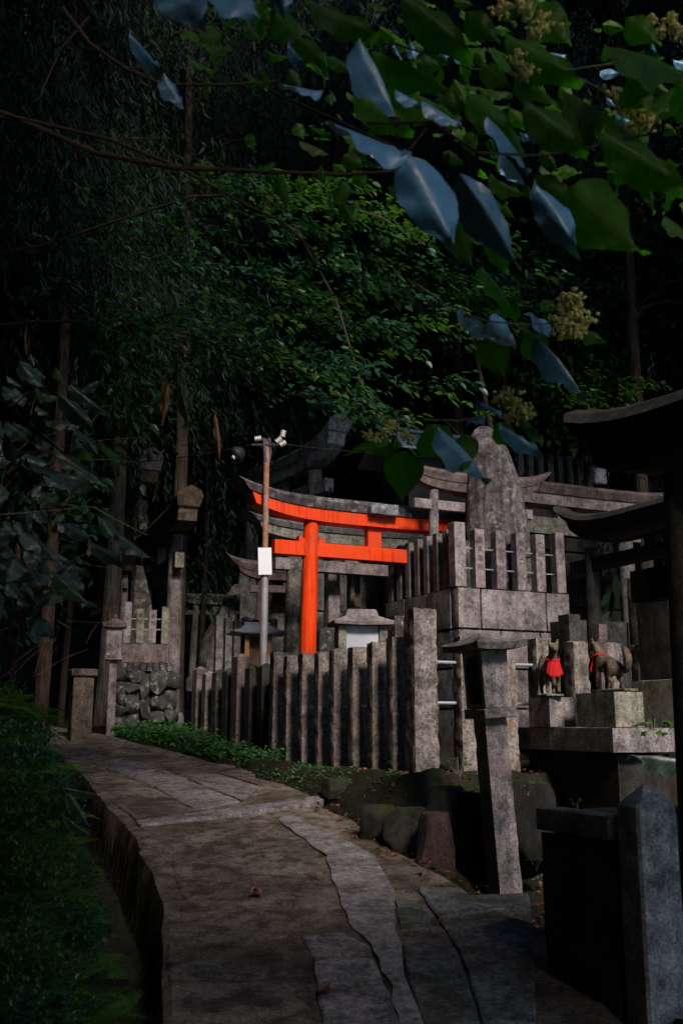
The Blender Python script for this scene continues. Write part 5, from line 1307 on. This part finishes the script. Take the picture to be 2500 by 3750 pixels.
scatter_ground(7000, (-4.5, .2), (10.6, 14.2), lambda x, y: x > lerp_table(RIGHT, y) + .06 + .2 * noise.noise(Vector((x * 2, y * 2, 0))) and (Vector((x, y, 0)) - FCOR).dot(F1) < -.08 and y < 13.9, .19, .058, M['cover'], 'ground_cover', 'bright green low ground cover between path and pointed fence', 'ground cover')
scatter_ground(1200, (-.9, .9), (8.2, 11), lambda x, y: -.6 < (Vector((x, y, 0)) - FCOR).dot(F1) < -.15, .03, .03, M['cover'], 'moss_sprigs', 'tiny sprigs on the mossy strip under the fence', 'moss')
scatter_ground(2600, (-.6, 2.2), (5.4, 8.6), lambda x, y: x > lerp_table(RIGHT, y) - .05, .03, .03, M['ivy'], 'bank_sprigs', 'low dark moss sprigs and seedlings on the bank under the lantern', 'moss')
P = []
while len(P) < 900:
    x = random.uniform(-.4, 2.2); y = random.uniform(5.2, 8.8)
    if x > lerp_table(RIGHT, y) - .25: P.append((x, y, gz(x, y) + .015))
n = len(P); v, f = leaves(np.array(P), rnd_dirs(n, 0, .3), up_normals(n, .4), RNG.uniform(.02, .06, n))
tag(link('bank_litter', mesh_np('bank_litter', v, f, [M['fallen']])), 'dead brown leaves lying on the dark bank', 'litter', kind='stuff')
# little plants
def sprig(px, py, Y, n, L, spread, label, mk='shrub_lite'):
    p = at(px, py, Y); t = empty('small_plant', p, 0, label, 'plant')
    for k in range(n):
        a = k * 2.4 + random.uniform(-.4, .4); q = p + Vector((math.cos(a) * spread * random.random(), math.sin(a) * spread * random.random(), random.uniform(0, spread)))
        MB().tube([(0, 0, -.06), tuple(q - p)], .0015, 4).build('stalk', M['stalk'], t)
        place_leaf(t, q, q + Vector((math.cos(a) * L, math.sin(a) * L, random.uniform(-.3, .2) * L)), mk, .5)
sprig(2400, 2690, 7.0, 16, .07, .12, 'bright little plant at the edge of the altar beside the near gate')
sprig(1932, 2880, 6.6, 5, .06, .03, 'small three leaved plant in the dark beside the lantern post')
sprig(1960, 3150, 6.0, 4, .05, .05, 'faint seedling in the shade next to the low wall')
sprig(1680, 2815, 7.9, 12, .04, .10, 'tuft of small leaves at the foot of the tall corner post')
sprig(2110, 2945, 4.7, 5, .03, .03, 'tiny sprout on top of the low wall')
p = at(2430, 2745, 5.6)
t = empty('small_plant', p, 0, 'single long teal leaf poking out past the near gate pillar', 'plant'); place_leaf(t, at(2520, 2790, 5.6), at(2310, 2735, 5.6), 'darkleaf', .5, .05)
# strap leaves over the gutter
t = empty('strap_leaf_plant', at(205, 2890, 4.8), 0, 'plant with a few long strap leaves hanging over the gutter', 'plant')
for a, b_, c, d, wpx in ((225, 2885, 365, 2898, 14), (240, 2900, 250, 2985, 14), (250, 2900, 335, 3020, 24), (195, 2885, 275, 2815, 10), (230, 2990, 350, 3055, 14)):
    place_leaf(t, at(a, b_, 4.8), at(c, d, 4.8), 'darkleaf', .7, wpx / FPX * 4.8, 3)
# fallen leaves and litter on the path
def fallen(px, py, L, label, star):
    p = ground_hit(px, py, .03); mb = MB(); n = 26; v = [(0, 0, .012)]
    for i in range(n):
        a = i / n * 2 * math.pi; r_ = L * ((.55 + .45 * abs(math.cos(2.5 * a)) ** .6) if star else (.75 + .2 * math.cos(2 * a) + .06 * math.cos(9 * a)))
        v.append((math.cos(a) * r_, math.sin(a) * r_ * .7, .012 + .018 * math.sin(a * 3 + 1) * (r_ / L)))
    mb.add(v, [(0, 1 + i, 1 + (i + 1) % n) for i in range(n)])
    tag(mb.build('fallen_leaf', M['fallen'], None, True, loc=tuple(p + Vector((0, 0, .004))), rot=(0, 0, random.uniform(0, 6))), label, 'leaf')
fallen(940, 3270, .05, 'red brown lobed leaf lying on the middle of the path', True)
fallen(1190, 3628, .062, 'rust brown oval leaf lying on the lowest paving slab', False)
P = []; 
while len(P) < 900:
    y = random.uniform(4.0, 11); l, r_ = lerp_table(LEFT, y), lerp_table(RIGHT, y); f = random.random()
    f = f ** 2.2 if random.random() < .6 else 1 - f ** 3
    x = l + (r_ - l) * (.03 + .94 * f); P.append((x, y, path_z(y) + .022))
n = len(P)
v, f = leaves(np.array(P), rnd_dirs(n, 0, .12), up_normals(n, .25), RNG.uniform(.010, .04, n), LEAF_V, LEAF_F, .6)
tag(link('leaf_litter', mesh_np('leaf_litter', v, f, [M['dry']])), 'scattered bits of dry leaf and twig on the path', 'litter', kind='stuff')

# carved letters become plain meshes
dg = bpy.context.evaluated_depsgraph_get()
for o in [o for o in S.objects if o.type == 'FONT']:
    me = bpy.data.meshes.new_from_object(o.evaluated_get(dg)); n = bpy.data.objects.new('letter', me); COL.objects.link(n)
    if not me.materials: me.materials.append(M['ink'])
    n.parent = o.parent; n.matrix_basis = o.matrix_basis.copy(); bpy.data.objects.remove(o)
